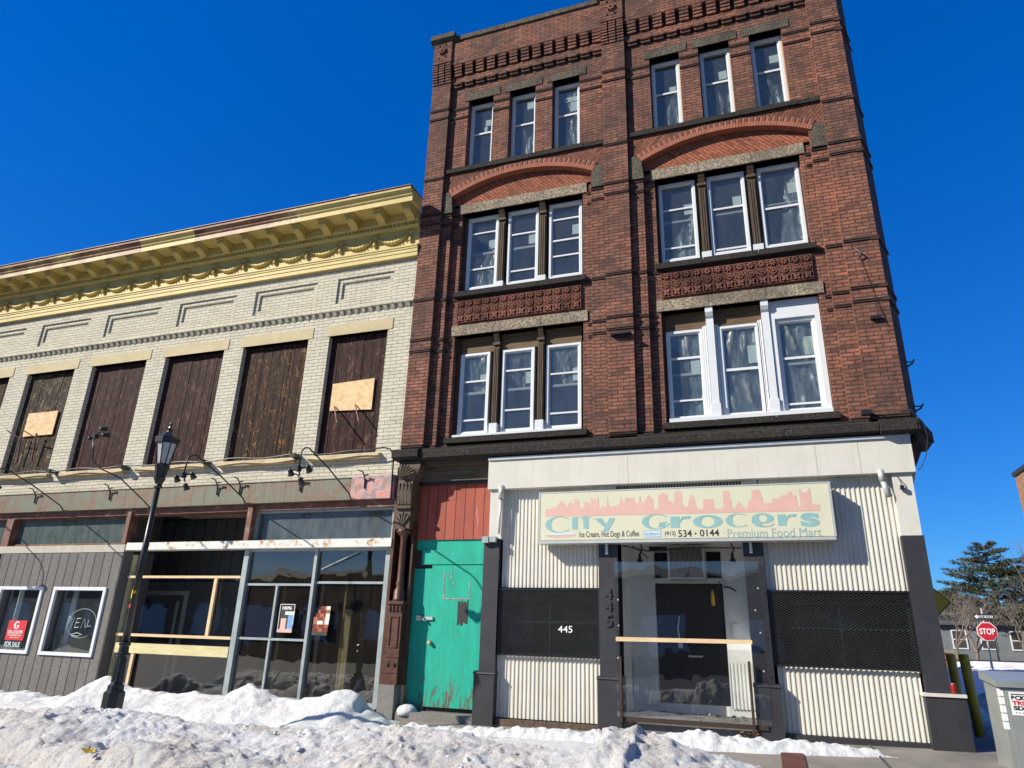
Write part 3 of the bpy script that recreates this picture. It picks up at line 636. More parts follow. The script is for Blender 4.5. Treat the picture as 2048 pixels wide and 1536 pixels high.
def sash(x0, x1, z0, z1, y, rails, label, sheetspec=None, papers=(), seed=0, fw_=0.045):
    """frame mesh with panes, sash rails, plastic sheet and paper labels as its pieces; rails: (z, height, kind)"""
    m = MB()
    m.box(x0, x0+fw_, y-.03, y+.07, z0, z1); m.box(x1-fw_, x1, y-.03, y+.07, z0, z1)
    m.box(x0+fw_, x1-fw_, y-.03, y+.07, z1-fw_, z1); m.box(x0+fw_, x1-fw_, y-.03, y+.07, z0, z0+fw_*.9)
    i = .022; a, b, c, d = x0+fw_, x1-fw_, z0+fw_*.9, z1-fw_
    m.box(a, a+i, y-.008, y+.06, c, d); m.box(b-i, b, y-.008, y+.06, c, d); m.box(a+i, b-i, y-.008, y+.06, d-i, d); m.box(a+i, b-i, y-.008, y+.06, c, c+i*1.3)
    f = m.build('window', 'vinyl', BB, label=label)
    a += i; b -= i
    MB().box(a, b, y+.020, y+.024, c+i, d-i).build('pane', 'pane', f)
    for z, h, k in rails:
        B(a, b, y-.004 if k else y+.028, y+.018 if k else y+.05, z-h/2, z+h/2).build('sash_rail', 'vinyl' if k else 'rail', f)
    if sheetspec: sheet(f, a, b, c, d, y, sheetspec[1], sheetspec[0], seed)
    for px, pz, w, h in papers:
        B(x0+px*(x1-x0)-w/2, x0+px*(x1-x0)+w/2, y+.026, y+.028, pz-h/2, pz+h/2).build('paper_label', 'paper', f)
    return f
X4 = [(-1.25, -0.70), (-0.29, 0.27), (0.67, 1.22)]; X3 = [(-1.25, -0.57), (-0.35, 0.31), (0.54, 1.24)]; X2L = [(-1.19, -0.59), (-0.34, 0.30), (0.53, 1.19)]; X3L = [(-1.20, -0.53), (-.32, .33), (0.55, 1.22)]
Z4 = (10.47, 12.22)
pos = ['left', 'middle', 'right']
def L4(k, side): return None
# top storey
sp = [[None, ('low', 'film'), ('lowright', 'film')], [('lowright', 'film'), ('low', 'film2'), ('low', 'film2')]]
pp = [[((.72, 11.72, .13, .16), (.62, 11.56, .07, .13)), ((.72, 11.95, .15, .20),), ((.75, 11.66, .17, .24), (.6, 11.86, .3, .12))], [((.72, 11.55, .13, .11),), ((.72, 11.62, .15, .20),), ((.72, 11.74, .16, .18),)]]
for ci, c in enumerate((CL, CR)):
    for k, (a, b) in enumerate(X4):
        f = sash(c+a, c+b, Z4[0], Z4[1], .27, [(11.44, .04, 1)], None, sp[ci][k], pp[ci][k], seed=ci*3+k)
        B(c+b+.002, c+b+.022, .24, .31, 10.47, 12.22).build('wood_batten', 'pinev', f)
sheet(f, CL+.70, CL+1.20, 11.5, 12.1, .27, 'film', 'full', 31)
# third storey
R3 = [[[(8.97, .028, 1), (8.49, .045, 0), (8.13, .032, 1)], [(8.80, .032, 1), (8.49, .045, 0), (7.96, .032, 1)], [(8.98, .032, 1), (8.50, .035, 1), (8.15, .032, 1)]],
      [[(8.77, .032, 1), (8.52, .04, 0), (7.95, .032, 1)], [(8.63, .035, 1), (8.53, .035, 0), (7.78, .032, 1)], [(8.56, .03, 0), (8.47, .04, 1)]]]
S3 = [[('lowright', 'film'), None, None], [('lowright', 'film'), None, ('right', 'film')]]
P3 = [[((.78, 8.68, .14, .2),), ((.78, 8.67, .15, .24),), ((.8, 8.72, .15, .22),)], [((.78, 8.75, .15, .22),), ((.76, 8.75, .15, .22),), ((.8, 8.85, .15, .22),)]]
for ci, c in enumerate((CL, CR)):
    for k, (a, b) in enumerate(X3L if ci == 0 else X3):
        sash(c+a, c+b, 7.66, 9.34, .37, R3[ci][k], None, S3[ci][k], P3[ci][k], seed=10+ci*3+k)
# second storey
R2 = [[[(5.69, .032, 1), (5.46, .05, 0), (4.92, .032, 1)], [(5.84, .032, 1), (5.47, .045, 0), (5.06, .03, 1)], [(5.69, .03, 1), (5.47, .045, 0), (4.93, .03, 1)]],
      [[(5.75, .04, 1), (5.46, .045, 0), (4.98, .03, 1)], [(5.46, .045, 1)], [(5.57, .04, 1), (5.48, .045, 0), (4.78, .03, 1)]]]
S2 = [[('top', 'film'), ('top', 'film2'), ('top', 'film')], [('ends', 'film'), ('full', 'film'), ('full', 'film')]]
P2 = [[((.78, 5.75, .14, .15),), ((.82, 5.68, .13, .23),), ((.85, 5.66, .14, .25),)], [((.75, 5.6, .15, .3),), ((.8, 5.72, .16, .32),), ((.8, 5.78, .17, .32),)]]
X2R = [(-1.24, -0.62), (-0.35, 0.30), (0.56, 1.18)]
for ci, c in enumerate((CL, CR)):
    for k, (a, b) in enumerate(X2L if ci == 0 else X2R):
        sash(c+a, c+b, 4.63, 6.26, .37, R2[ci][k], None, S2[ci][k], P2[ci][k], seed=20+ci*3+k)
# carved mullion posts between the windows, with white caps at their feet
def post(x0, x1, z0, z1, mat='oldwood', foot=True):
    m = MB(); w = x1-x0
    m.box(x0, x1, .30, .45, z0, z1-.24)
    for q in range(3): m.box(x0+w*(.12+.28*q), x0+w*(.12+.28*q)+w*.18, .285, .30, z0+.02, z1-.30)
    m.box(x0-.01, x1+.01, .262, .45, z1-.24, z1-.19)
    m.prof([(.30, z1-.19), (.25, z1-.10), (.22, z1-.06), (.22, z1), (.45, z1), (.45, z1-.19)], x0+.01, x1-.01)
    p = m.build('mullion_post', mat, BB)
    if foot: B(x0-.015, x1+.015, .235, .45, z0-.01, z0+.19).build('post_foot', 'vinyl', p)
for z0, z1, xs, mats in ((7.52, 9.38, ((-.53, -.36), (.34, .51)), 'oldwood'),):
    for c in (CL, CR):
        for a, b in xs: post(c+a+.02, c+b-.01, z0, z1, mats)
for a, b in ((-.50, -.38), (.38, .50)): post(CL+a, CL+b, 4.60, 6.60, 'oldwood')
for c in (CL,):
    B(c-1.22, c+1.22, .20, .45, 4.53, 4.60).build('window_stool', 'vinyl', BB)
for a, b in ((-.545, -.42), (.36, .48)):
    m = MB(); m.box(a, b, .27, .45, 4.6, 6.42); m.prof([(.27, 6.40), (.235, 6.44), (.20, 6.50), (.20, 6.62), (.45, 6.62), (.45, 6.40)], a, b); m.box(a-.015, b+.015, .255, .45, 4.6, 4.86)
    m.build('mullion_cover', 'vinyl', BB)
    for sx_ in (-1, 1):
        for q in range(2):
            xq = (a+b)/2+sx_*(.085+q*.035); B(xq-.014, xq+.014, .32+.02*q, .45, 4.62, 6.30 if sx_*a > -9 else 6.3).build('trim_strip', 'vinyl', BB)
m = MB(); m.box(-1.24, 1.26, .22, .45, 4.53, 4.63); m.build('window_stool', 'vinyl', BB)
m = MB(); m.wall(.49, 1.26, 4.63, 6.62, .295, [(.56, 1.18, 4.6, 6.27)], depth=.06); m.build('window_surround', 'vinyl', BB)
for c, a, b in ((CL, -1.22, -.51), (CL, -.37, .37), (CL, .51, 1.24), (CR, -1.24, -.55), (CR, -.42, .36)):
    B(c+a, c+b, .36, .44, 6.27, 6.60).build('transom_panel', 'oldwoodh', BB)
for c in (CL, CR):
    B(c-1.28, c-1.24 if c == CR else c-1.21, .33, .42, 7.53, 9.38).build('side_jamb', 'oldwood', BB); B(c+1.245, c+1.275, .33, .42, 7.75, 9.38).build('side_jamb', 'oldwood', BB)
for a_ in ((CL+1.20, CL+1.265), (CL-1.28, CL-1.20), (CR-1.285, CR-1.245)): B(a_[0], a_[1], .36, .42, 4.6, 6.6).build('side_jamb', 'oldwood', BB)
m = MB()
for c in (CL, CR):
    B(c-1.29, c+1.27, .385, .44, 9.30, 9.40).build('head_board', 'blackwood', BB)
    for a, b in ((-1.27, -0.68), (-0.31, 0.28), (0.65, 1.24)): B(c+a, c+b, .27, .33, 12.2, 12.28).build('head_board', 'blackwood', BB)

# ================================================================== shopfront of the brick building
# long white fascia and its side return
m = MB(); xs = [-4.31, -1.9, 0.9, 1.48, 2.17]
for k in range(4): m.box(xs[k]+.002, xs[k+1]-.002, -.10, .2, 3.50, 4.03)
m.hexa([(2.17, -.10, 3.50), (2.172, -.10, 3.5), (2.45, 2, 3.50), (2.25, 2, 3.5), (2.17, -.10, 4.03), (2.172, -.10, 4.03), (2.45, 2, 4.03), (2.25, 2, 4.03)])
m.build('fascia', 'whitepaint', BB)
B(-4.31, 2.17, -.13, -.10, 4.0, 4.045).build('fascia_flashing', 'alu', BB)
MB().box(-3.35, 1.2, .10, .2, 3.40, 3.50).build('fascia_gap', 'interior', BB)
m = MB()
for k in range(96):
    x = -3.3+k*.047; m.box(x, x+.024, .085, .10, 3.405, 3.495)
m.build('slatted_strip', 'rail', BB)
for x in (-2.28, -0.05): B(x-.14, x+.14, .05, .084, 3.40, 3.50).build('bracket_plate', 'inner_white', BB)
def corrugated(x0, x1, z0, z1, y=0.05, pitch=.0655, d=.014, par=BB, mat='cream_metal'):
    m = MB(); n = int(round((x1-x0)/pitch)); p = (x1-x0)/n; prof = []
    for k in range(n):
        x = x0+k*p; prof += [(x, y), (x+p*.30, y), (x+p*.42, y+d), (x+p*.88, y+d)]
    prof.append((x1, y))
    for i in range(len(prof)-1):
        (a, ya), (b, yb) = prof[i], prof[i+1]; m.quad((a, ya, z0), (b, yb, z0), (b, yb, z1), (a, ya, z1))
    return m.build('corrugated_panel', mat, par)
corrugated(-4.05, -2.42, 1.90, 3.50); corrugated(-4.08, -2.43, -.02, .87)
corrugated(.04, 1.87, 1.88, 3.50); corrugated(.08, 1.83, .03, .87)
m = MB(); m.box(-4.06, 2.2, .2, .3, 1.90, 3.5); m.f = m.f[:]; 
# masonry behind the panels
m = MB(); m.box(-4.06, -2.42, .09, .3, 1.92, 3.40); m.box(-4.06, -2.42, .09, .3, -.2, .86); m.box(.05, 1.9, .09, .3, 1.90, 3.40); m.box(.09, 1.9, .09, .3, 0, .86); m.build('backing', 'interior', BB)
m = MB(); m.box(-4.06, -2.44, -.03, .2, -.25, -.035); m.build('plinth', 'ironwood', BB)
m = MB(); m.box(.10, 1.83, -.0, .2, -.2, .025); m.build('plinth', 'blackpaint', BB)
def grille(x0, x1, z0, z1, y, label=None):
    g = MB(); g.box(x0, x0+.03, y-.01, y+.02, z0, z1); g.box(x1-.03, x1, y-.01, y+.02, z0, z1); g.box(x0+.03, x1-.03, y-.01, y+.02, z1-.025, z1); g.box(x0+.03, x1-.03, y-.01, y+.02, z0, z0+.025)
    o = g.build('security_grille', 'blackmetal', BB)
    m = MB(); sp = .036; sl = .55; t = .0075
    for sg in (1, -1):
        k0 = z0-abs(sl)*(x1-x0) if sg > 0 else z0; k1 = z1 if sg > 0 else z1+sl*(x1-x0); k = k0
        while k < k1:
            # z = k + sg*sl*(x-x0)
            xa = x0 if z0 <= k <= z1 else (x0+(z0-k)/(sg*sl) if (k < z0) else x0+(z1-k)/(sg*sl))
            za = k+sg*sl*(xa-x0); zt = z1 if sg > 0 else z0; xb = min(x1, x0+(zt-k)/(sg*sl)); zb = k+sg*sl*(xb-x0)
            if xb-xa > .01 and z0-.001 <= za <= z1+.001: m.quad((xa, y+.012, za-t), (xb, y+.012, zb-t), (xb, y+.004, zb+t), (xa, y+.004, za+t))
            k += sp
    m.build('mesh', 'meshgrey', o)
    return o
for x0, x1, xm in ((-4.07, -2.415, -3.25), (.045, 1.875, .965)):
    grille(x0, x1, .87, 1.885, 0.0)
    f = MB(); f.box(x0+.02, x0+.06, .15, .22, .88, 1.88); f.box(x1-.06, x1-.02, .15, .22, .88, 1.88); f.box(x0+.06, x1-.06, .15, .22, 1.84, 1.88); f.box(x0+.06, x1-.06, .15, .22, .88, .92)
    f.box(xm-.012, xm+.012, .17, .21, .92, 1.84); f.box(x0+.06, xm-.012, .17, .21, 1.37, 1.395); f.box(xm+.012, x1-.06, .17, .21, 1.37, 1.395)
    w = f.build('shop_window', 'meshgrey', BB); MB().box(x0+.06, x1-.06, .185, .19, .92, 1.84).build('pane', 'paneold', w)
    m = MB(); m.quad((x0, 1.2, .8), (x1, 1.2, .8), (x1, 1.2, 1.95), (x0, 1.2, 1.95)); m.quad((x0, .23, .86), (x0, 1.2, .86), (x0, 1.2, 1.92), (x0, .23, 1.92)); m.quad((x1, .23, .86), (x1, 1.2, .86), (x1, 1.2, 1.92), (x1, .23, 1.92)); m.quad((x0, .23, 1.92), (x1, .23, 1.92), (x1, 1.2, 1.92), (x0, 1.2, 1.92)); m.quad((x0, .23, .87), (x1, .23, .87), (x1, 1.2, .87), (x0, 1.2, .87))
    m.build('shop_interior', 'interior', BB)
    if x0 < -1: text('street_number', '445', -3.07, -2.84, 1.23, 1.33, -.014, 'white', w, bold=.005)
# black pilasters with their bases
def pil(x0, x1, z0, z1, bx0, bx1, bz, y=-.05, top=None):
    p = B(x0, x1, y, .3, bz, z1).build('pilaster', 'blackpaint', BB)
    m = MB(); m.box(bx0, bx1, y-.05, .3, -.25, bz-.03); m.prof([(y-.05, bz-.03), (y-.065, bz-.02), (y-.06, bz), (y, bz+.02), (.29, bz+.02), (.29, bz-.03)], bx0-.008, bx1+.008)
    m.build('base', 'blackpaint', p); return p
pil(-4.35, -4.08, 0, 2.67, -4.41, -4.07, .61)
B(-4.27, -4.052, -.05, .3, 2.67, 3.50).build('white_post', 'whitepaint', BB)
p2 = pil(-2.41, -2.11, 0, 3.40, -2.44, -2.09, .62)
# raised house numbers running down the pilaster, turned on their side
for ch, za, zb in (('4', 1.735, 1.875), ('4', 1.56, 1.69), ('5', 1.33, 1.51)):
    tt = text('raised_number', ch, -2.315, -2.205, za, zb, -.062, 'blackpaint', p2, bold=.02)
    md = tt.modifiers.new('thick', 'SOLIDIFY'); md.thickness = .02; md.offset = 0
pil(-.24, .035, 0, 3.40, -.25, .10, .62)
# corner pilaster
m = MB(); m.box(1.865, 2.12, -.05, .3, 2.62, 3.50); m.hexa([(2.12, -.05, 2.62), (2.121, -.05, 2.62), (2.35, 2, 2.62), (2.15, 2, 2.62), (2.12, -.05, 3.5), (2.121, -.05, 3.5), (2.35, 2, 3.5), (2.15, 2, 3.5)])
m.build('corner_post', 'whitepaint', BB)
m = MB(); m.box(1.86, 2.14, -.06, .3, .63, 2.62)
cp = m.build('pilaster', 'blackpaint', BB)
m = MB(); m.box(1.825, 2.28, -.13, .9, -.1, .585); m.build('base', 'blackpaint', cp)
m = MB(); m.box(1.80, 2.29, -.15, .9, .586, .625); m.build('ledge', 'whitepaint', cp)
# little signs brackets of the shop sign
# doorway recess
DB = 1.0
m = MB(); m.quad((-2.11, .0, -.1), (-2.11, DB, .1), (-2.11, DB, 2.68), (-2.11, .0, 2.68)); m.quad((-.24, DB, .1), (-.24, 0, -.1), (-.24, 0, 2.68), (-.24, DB, 2.68))
m.wall(-2.11, -.24, .1, 2.68, DB, [(-1.70, -.62, .25, 2.56)], depth=.12); m.quad((-2.11, 0, 2.67), (-.24, 0, 2.67), (-.24, DB, 2.67), (-2.11, DB, 2.67))
m.box(-2.11, -.24, .0, .1, 2.67, 3.40)
m.build('porch_walls', 'inner_white', BB)
corrugated(-2.08, -1.70, .22, .87, DB-.03, .05, .015, mat='inner_white'); corrugated(-.62, -.25, .22, .87, DB-.03, .05, .015, mat='inner_white')
m = MB(); m.box(-2.11, -1.0, -.02, DB, -.2, .12); m.box(-.995, -.24, -.02, DB, -.2, .115); m.build('porch_step', 'stone', BB)
d = MB().box(-1.69, -.63, DB+.06, DB+.1, .25, 2.10).box(-1.69, -.63, DB+.07, DB+.1, 2.101, 2.55).build('shop_door', 'flatblack', BB)
m = MB(); m.tube([(-1.33, DB+.05, 1.55), (-1.36, DB+.0, 1.35), (-1.34, DB+.05, 1.12)], .012); m.box(-1.37, -1.30, DB+.03, DB+.06, 1.06, 1.16); m.box(-1.22, -1.0, DB+.035, DB+.058, .93, .955); m.build('handle', 'alu', d)
m = MB(); m.box(-1.71, -.61, DB-.05, DB+.02, 2.05, 2.13); m.build('rusty_lintel', 'rustbeam', BB)
m = MB(); m.box(-1.42, -.85, .55, DB+.1, 2.08, 2.60); ac = m.build('air_conditioner', 'alu', BB)
m = MB(); m.box(-1.39, -.88, .54, .555, 2.11, 2.57); m.build('vent_grille', 'interior2', ac)
m = MB()
for k in range(26): m.box(-1.385+k*.0195, -1.379+k*.0195, .53, .54, 2.115, 2.565)
m.build('fins', 'rail', ac)
m = MB(); m.box(-1.72, -1.42, .62, .7, 2.53, 2.6); m.build('loose_conduit', 'blackmetal', BB)
for x in (-1.86, -.42):
    m = MB(); m.lathe([(.02, .14), (.025, .06), (.05, .02), (.055, 0)], (x, .55, 2.34), 12); m.tube([(x, .55, 2.47), (x+.03, .65, 2.56), (x-.02, .8, 2.66)], .012); t_ = m.build('spot_lamp', 'blackmetal', BB, True)
m = MB(); m.tube([(-2.1, .3, 2.58), (-1.7, .4, 2.5), (-1.0, .5, 2.56), (-.26, .3, 2.52)], .010); m.tube([(-2.1, .2, 2.60), (-1.2, .25, 2.585), (-.26, .2, 2.60)], .007); m.tube([(-1.95, .4, 2.58), (-1.8, .4, 2.48), (-1.72, .5, 2.40)], .008)
m.build('cable', 'blackmetal', BB)
m = MB(); m.tube([(-.66, DB-.06, 2.08), (-.70, DB-.07, 1.9)], .006); o_ = m.build('pull_cord', 'blackmetal', BB)
MB().lathe([(.012, .0), (.03, .02), (.028, .16), (.012, .24)], (-.78, DB-.1, 1.70), 10).build('yellow_handle', 'yellowsafe', BB)
m = MB(); m.tube([(-.60, DB-.02, 2.0), (-.5, DB-.12, 1.98), (-.42, DB-.14, 1.93)], .014); m.build('bent_bracket', 'blackmetal', BB)
m = MB(); m.box(-.53, -.44, DB-.02, DB, 1.28, 1.45); m.build('switch_box', 'inner_white', BB)
m = MB(); m.box(-1.85, -1.4, .1, .3, 2.668, 2.69); m.build('rust_patch', 'rustpost', BB)
m = MB(); m.lathe([(.05, 0), (.05, .04), (.03, .05)], (-1.15, .45, 2.6), 12); m.box(-1.2, -1.1, .4, .5, 2.64, 2.67); m.build('door_camera', 'alu', BB)
# conduits, pipes on the front
for x in (-4.06, ):
    m = MB(); m.tube([(x, -.09, 3.55), (x, -.09, 3.33)], .05, 12); m.tube([(x-.0, -.09, 3.33), (x-.02, -.09, 2.75)], .022, 8); m.build('downpipe', 'alu', BB, True)
m = MB(); m.tube([(1.72, -.08, 3.55), (1.74, -.08, 3.38)], .045, 12); m.tube([(1.74, -.08, 3.38), (1.76, -.08, 3.28), (1.8, -.06, 3.16)], .04, 8); m.build('downpipe', 'alu', BB, True)
m = MB(); m.tube([(1.93, -.05, 3.46), (1.96, -.1, 3.36), (1.96, -.1, 3.28)], .006); m.box(1.94, 1.99, -.12, -.07, 3.25, 3.31); m.build('hanging_bulb_holder', 'blackmetal', BB)
for k in range(2):
    m = MB(); m.box(-4.36+k*.13, -4.25+k*.13, -.13, -.05, 2.60+.01*k, 2.70); m.build('junction_box', 'aluframe', BB)
m = MB(); m.tube([(1.72, -.06, 4.44), (1.85, -.2, 4.5), (2.02, -.28, 4.47), (2.2, -.3, 4.36), (2.33, -.3, 4.15), (2.36, -.25, 3.95), (2.31, -.2, 3.7), (2.24, -.13, 3.55), (2.2, -.1, 3.52)], .0055, 6); B(1.60, 1.73, -.1, .0, 4.39, 4.46).build('junction_box', 'blackmetal', BB)
m.build('service_cable', 'meshgrey', BB, True)
m = MB(); m.tube([(1.88, -.03, 7.2), (1.95, -.06, 7.1), (1.9, -.03, 7.02)], .014); m.tube([(1.93, -.02, 7.0), (2.05, -.02, 6.3), (2.15, -.02, 5.8)], .004, 4); m.box(1.93, 2.08, -.06, .0, 5.93, 5.98); m.build('wire_hook', 'blackmetal', BB)

# ------------------------------------------------------------------ narrow doorway bay beside the shop
# timber fascia, red boards, teal door
m = MB(); m.box(-5.72, -4.31, .12, .3, 3.73, 4.06); m.box(-5.72, -4.31, .0, .3, 4.0, 4.065); m.build('timber_fascia', 'blackwood', BB)
m = MB(); m.box(-5.86, -4.33, .16, .3, 3.685, 3.73); m.build('timber_strip', 'blackmetal', BB)
B(-5.88, -4.36, .235, .3, 2.71, 3.685).build('red_boarding', 'redboards', BB)
B(-5.80, -4.36, .26, .3, 2.54, 2.71).build('door_head', 'teal', BB)
m = MB(); m.box(-5.62, -4.37, .235, .3, 2.29, 2.54); m.build('door_head', 'teal', BB)
m = MB(); m.box(-5.76, -5.42, .25, .29, -.03, 2.22); m.build('fixed_door_panel', 'teal', BB)
m = MB(); m.box(-5.41, -4.37, .235, .285, .04, 2.275); td = m.build('teal_door', 'teal', BB)
m = MB(); m.lathe([(.03, 0), (.032, .02), (.015, .035)], (0, 0, 0), 12); 
m = MB(); m.tube([(-5.36, .235, 1.02), (-5.36, .17, 1.02)], [.035, .028], 12); m.build('knob', 'sillstone', td)
m = MB(); m.box(-5.64, -5.54, .20, .25, 1.36, 1.44); m.box(-5.52, -5.33, .205, .235, 1.375, 1.425); m.tube([(-5.50, .19, 1.41), (-5.48, .16, 1.37), (-5.44, .19, 1.36)], .012); m.build('hasp', 'alu', td)
m = MB(); rnd = random.Random(3)
for k in range(9): x = -4.89+k*.021; m.box(x, x+.0205, .230, .235, 1.32+rnd.random()*.06-.03, 1.68+rnd.random()*.06-.03)
m.build('black_paint_patch', 'ink', td)
m = MB()
for a, b, c_, d_ in ((-5.18, -5.165, 1.86, 2.15), (-5.17, -5.15, 1.72, 1.9), (-5.16, -4.68, 1.715, 1.73), (-4.70, -4.685, 1.73, 2.02), (-5.05, -5.03, 2.05, 2.2), (-5.0, -4.985, 1.95, 2.0)): m.box(a, b, .231, .235, c_, d_)
m.build('scraped_outline', 'pinkcopper', td)
B(-5.84, -5.78, .2, .3, -.1, 2.71).build('door_frame', 'pinev', BB)
B(-5.80, -4.4, .29, .32, -.1, 2.75).build('door_void', 'interior', BB)
m = MB(); m.box(-5.74, -4.40, -.08, .3, -.35, -.03); m.build('door_step', 'stone', BB)
# carved cast iron column with scroll bracket
m = MB(); zz = [(3.27, -5.985, -5.715, -.17), (3.34, -5.99, -5.71, -.19), (3.50, -5.99, -5.71, -.21), (3.66, -5.985, -5.70, -.21), (3.74, -5.98, -5.69, -.20), (3.745, -5.98, -5.68, -.21), (3.84, -5.97, -5.60, -.24), (3.92, -5.965, -5.55, -.27), (3.99, -5.96, -5.54, -.27), (4.07, -5.98, -5.57, -.24)]
for (z0, a0_, b0_, y0), (z1, a1_, b1_, y1) in zip(zz[:-1], zz[1:]): m.hexa([(a0_, y0, z0), (b0_, y0, z0), (b0_, .2, z0), (a0_, .2, z0), (a1_, y1, z1), (b1_, y1, z1), (b1_, .2, z1), (a1_, .2, z1)])
for q in range(4):
    x = -5.975+q*.07; m.hexa([(x, -.19, 3.30), (x+.035, -.19, 3.30), (x+.035, -.1, 3.30), (x, -.1, 3.30), (x, -.232, 3.68), (x+.035, -.232, 3.68), (x+.035, -.1, 3.68), (x, -.1, 3.68)])
for q in range(6):
    an = R(18+q*13); m.prism([(-5.93, 3.77), (-5.93+.30*math.cos(an), 3.77+.24*math.sin(an)), (-5.93+.30*math.cos(an+.09), 3.77+.24*math.sin(an+.09))], -.29, -.2)
m.box(-6.0, -5.70, -.22, .1, 3.225, 3.245); m.box(-6.0, -5.70, -.215, .1, 3.25, 3.268)
col = m.build('column', ['ironwood'], BB)
m = MB(); m.box(-5.99, -5.715, -.17, .2, 2.87, 3.22)
for q in range(5):
    an = R(40+q*25); m.prism([(-5.85, 2.92), (-5.85+.16*math.cos(an), 2.92+.24*math.sin(an)), (-5.85+.16*math.cos(an+.22), 2.92+.24*math.sin(an+.22))], -.20, -.17)
m.build('carved_block', 'ironwood', col)
m = MB(); m.lathe([(.13, 2.87), (.14, 2.83), (.11, 2.79), (.07, 2.76), (.055, 2.7), (.06, 2.0), (.075, 1.95), (.06, 1.9), (.095, 1.83), (.10, 1.70), (.12, 1.66)], (-5.86, -.06, 0), 20, .07); m.build('shaft', 'iron', col, True)
m = MB(); m.box(-6.0, -5.735, -.14, .2, .80, 1.655); m.box(-6.02, -5.715, -.17, .2, 1.61, 1.66); m.box(-6.01, -5.725, -.155, .2, .77, .80)
for k in range(4): m.box(-5.99+k*.068, -5.955+k*.068, -.165, -.13, 1.5, 1.58)
m.box(-5.95, -5.93, -.155, -.14, .92, 1.42); m.box(-5.80, -5.78, -.155, -.14, .92, 1.42); m.box(-5.93, -5.80, -.155, -.14, 1.40, 1.42); m.box(-5.93, -5.80, -.155, -.14, .92, .94)
m.box(-6.0, -5.735, -.145, .2, .35, .77)
for x in (-5.93, -5.81):
    m.tube([(x, -.145, .66), (x, -.165, .66)], [.035, .03], 12); m.tube([(x, -.16, .66), (x, -.175, .66)], [.012, .01], 8)
m.box(-6.01, -5.725, -.155, .2, .53, .545)
m.build('pedestal', 'iron', col)
m = MB(); m.box(-6.04, -5.75, -.17, .25, -.35, .35); m.build('stone_base', 'stone', col)
m = MB(); m.box(-5.735, -5.69, -.02, .25, .35, 3.0); m.build('iron_strip', 'iron', col)
col.location += Vector((-.06, .12, 0))
m = MB(); m.box(-6.13, -6.075, .0, .2, -.3, 4.0); m.build('side_pipe', 'iron', BB)

# ================================================================== shop sign
SG = thing('shop_sign', (-1.15, -.14, 2.98), 'long faded cream shop sign with a pink skyline above the doorway of the white shopfront', 'sign')
m = MB(); m.box(-3.32, 1.00, -.23, -.0, 2.60, 3.36); m.build('sign_face', 'signface', SG)
m = MB(); m.box(-3.345, 1.02, -.235, .0, 2.555, 2.598); m.box(-3.345, -3.322, -.235, .0, 2.60, 3.38); m.box(1.002, 1.03, -.24, .0, 2.60, 3.38); m.box(-3.32, 1.00, -.235, .0, 3.362, 3.38); m.build('sign_frame', 'alu', SG)
m = MB(); m.box(-3.32, 1.00, -.236, -.2315, 2.598, 2.603); m.build('painted_shadow_line', 'ink', SG)  # thin black strip painted as a shadow line under the sign face
for x in (-2.27, -.13):
    m = MB(); m.box(x-.02, x+.02, -.10, -.05, 2.40, 2.555); m.build('sign_bracket', 'alu', SG)
sky_pts = [(-3.233, 3.106), (-3.115, 3.109), (-3.115, 3.128), (-3.049, 3.126), (-2.972, 3.243), (-2.887, 3.146), (-2.886, 3.114), (-2.854, 3.113), (-2.854, 3.195), (-2.79, 3.189), (-2.786, 3.149), (-2.757, 3.148), (-2.753, 3.242), (-2.68, 3.24), (-2.67, 3.108), (-2.604, 3.106), (-2.601, 3.181), (-2.552, 3.21), (-2.514, 3.178), (-2.496, 3.065), (-2.487, 3.065), (-2.485, 3.277), (-2.465, 3.233), (-2.374, 3.229), (-2.361, 3.285), (-2.353, 3.098), (-2.313, 3.103), (-2.309, 3.122), (-2.231, 3.122), (-2.212, 3.28), (-2.198, 3.118), (-2.064, 3.12), (-2.026, 3.156), (-2.004, 3.273), (-1.975, 3.197), (-1.97, 3.154), (-1.942, 3.153), (-1.937, 3.243), (-1.79, 3.238), (-1.79, 3.161), (-1.72, 3.158), (-1.716, 3.262), (-1.692, 3.261), (-1.693, 3.166), (-1.635, 3.168), (-1.57, 3.288), (-1.503, 3.206), (-1.501, 3.061), (-1.424, 3.058), (-1.42, 3.276), (-1.378, 3.281), (-1.375, 3.299), (-1.324, 3.297), (-1.322, 3.279), (-1.281, 3.273), (-1.274, 3.162), (-1.212, 3.16), (-1.211, 3.124), (-1.179, 3.123), (-1.173, 3.309), (-1.126, 3.308), (-1.121, 3.35), (-1.114, 3.35), (-1.114, 3.307), (-1.069, 3.306), (-1.058, 3.083), (-0.98, 3.081), (-0.977, 3.081), (-0.959, 3.187), (-0.92, 3.264), (-0.883, 3.209), (-0.853, 3.041), (-0.756, 3.039), (-0.755, 3.18), (-0.604, 3.181), (-0.6, 3.034), (-0.474, 3.03), (-0.463, 3.1), (-0.492, 3.171), (-0.474, 3.177), (-0.469, 3.295), (-0.37, 3.297), (-0.373, 3.179), (-0.346, 3.172), (-0.378, 3.033), (-0.301, 3.031), (-0.243, 3.134), (-0.179, 3.033), (-0.119, 3.031), (-0.11, 3.135), (-0.066, 3.139), (-0.042, 3.296), (0.057, 3.295), (0.091, 3.186), (0.088, 3.094), (0.217, 3.092), (0.235, 3.16), (0.337, 3.16), (0.348, 3.2), (0.432, 3.203), (0.436, 3.249), (0.506, 3.252), (0.506, 3.2), (0.563, 3.19), (0.562, 3.031), (0.604, 3.034), (0.604, 3.283), (0.625, 3.284), (0.628, 3.236), (0.72, 3.238), (0.728, 3.289), (0.752, 3.29), (0.753, 3.061), (0.856, 3.058), (0.855, 2.974)]
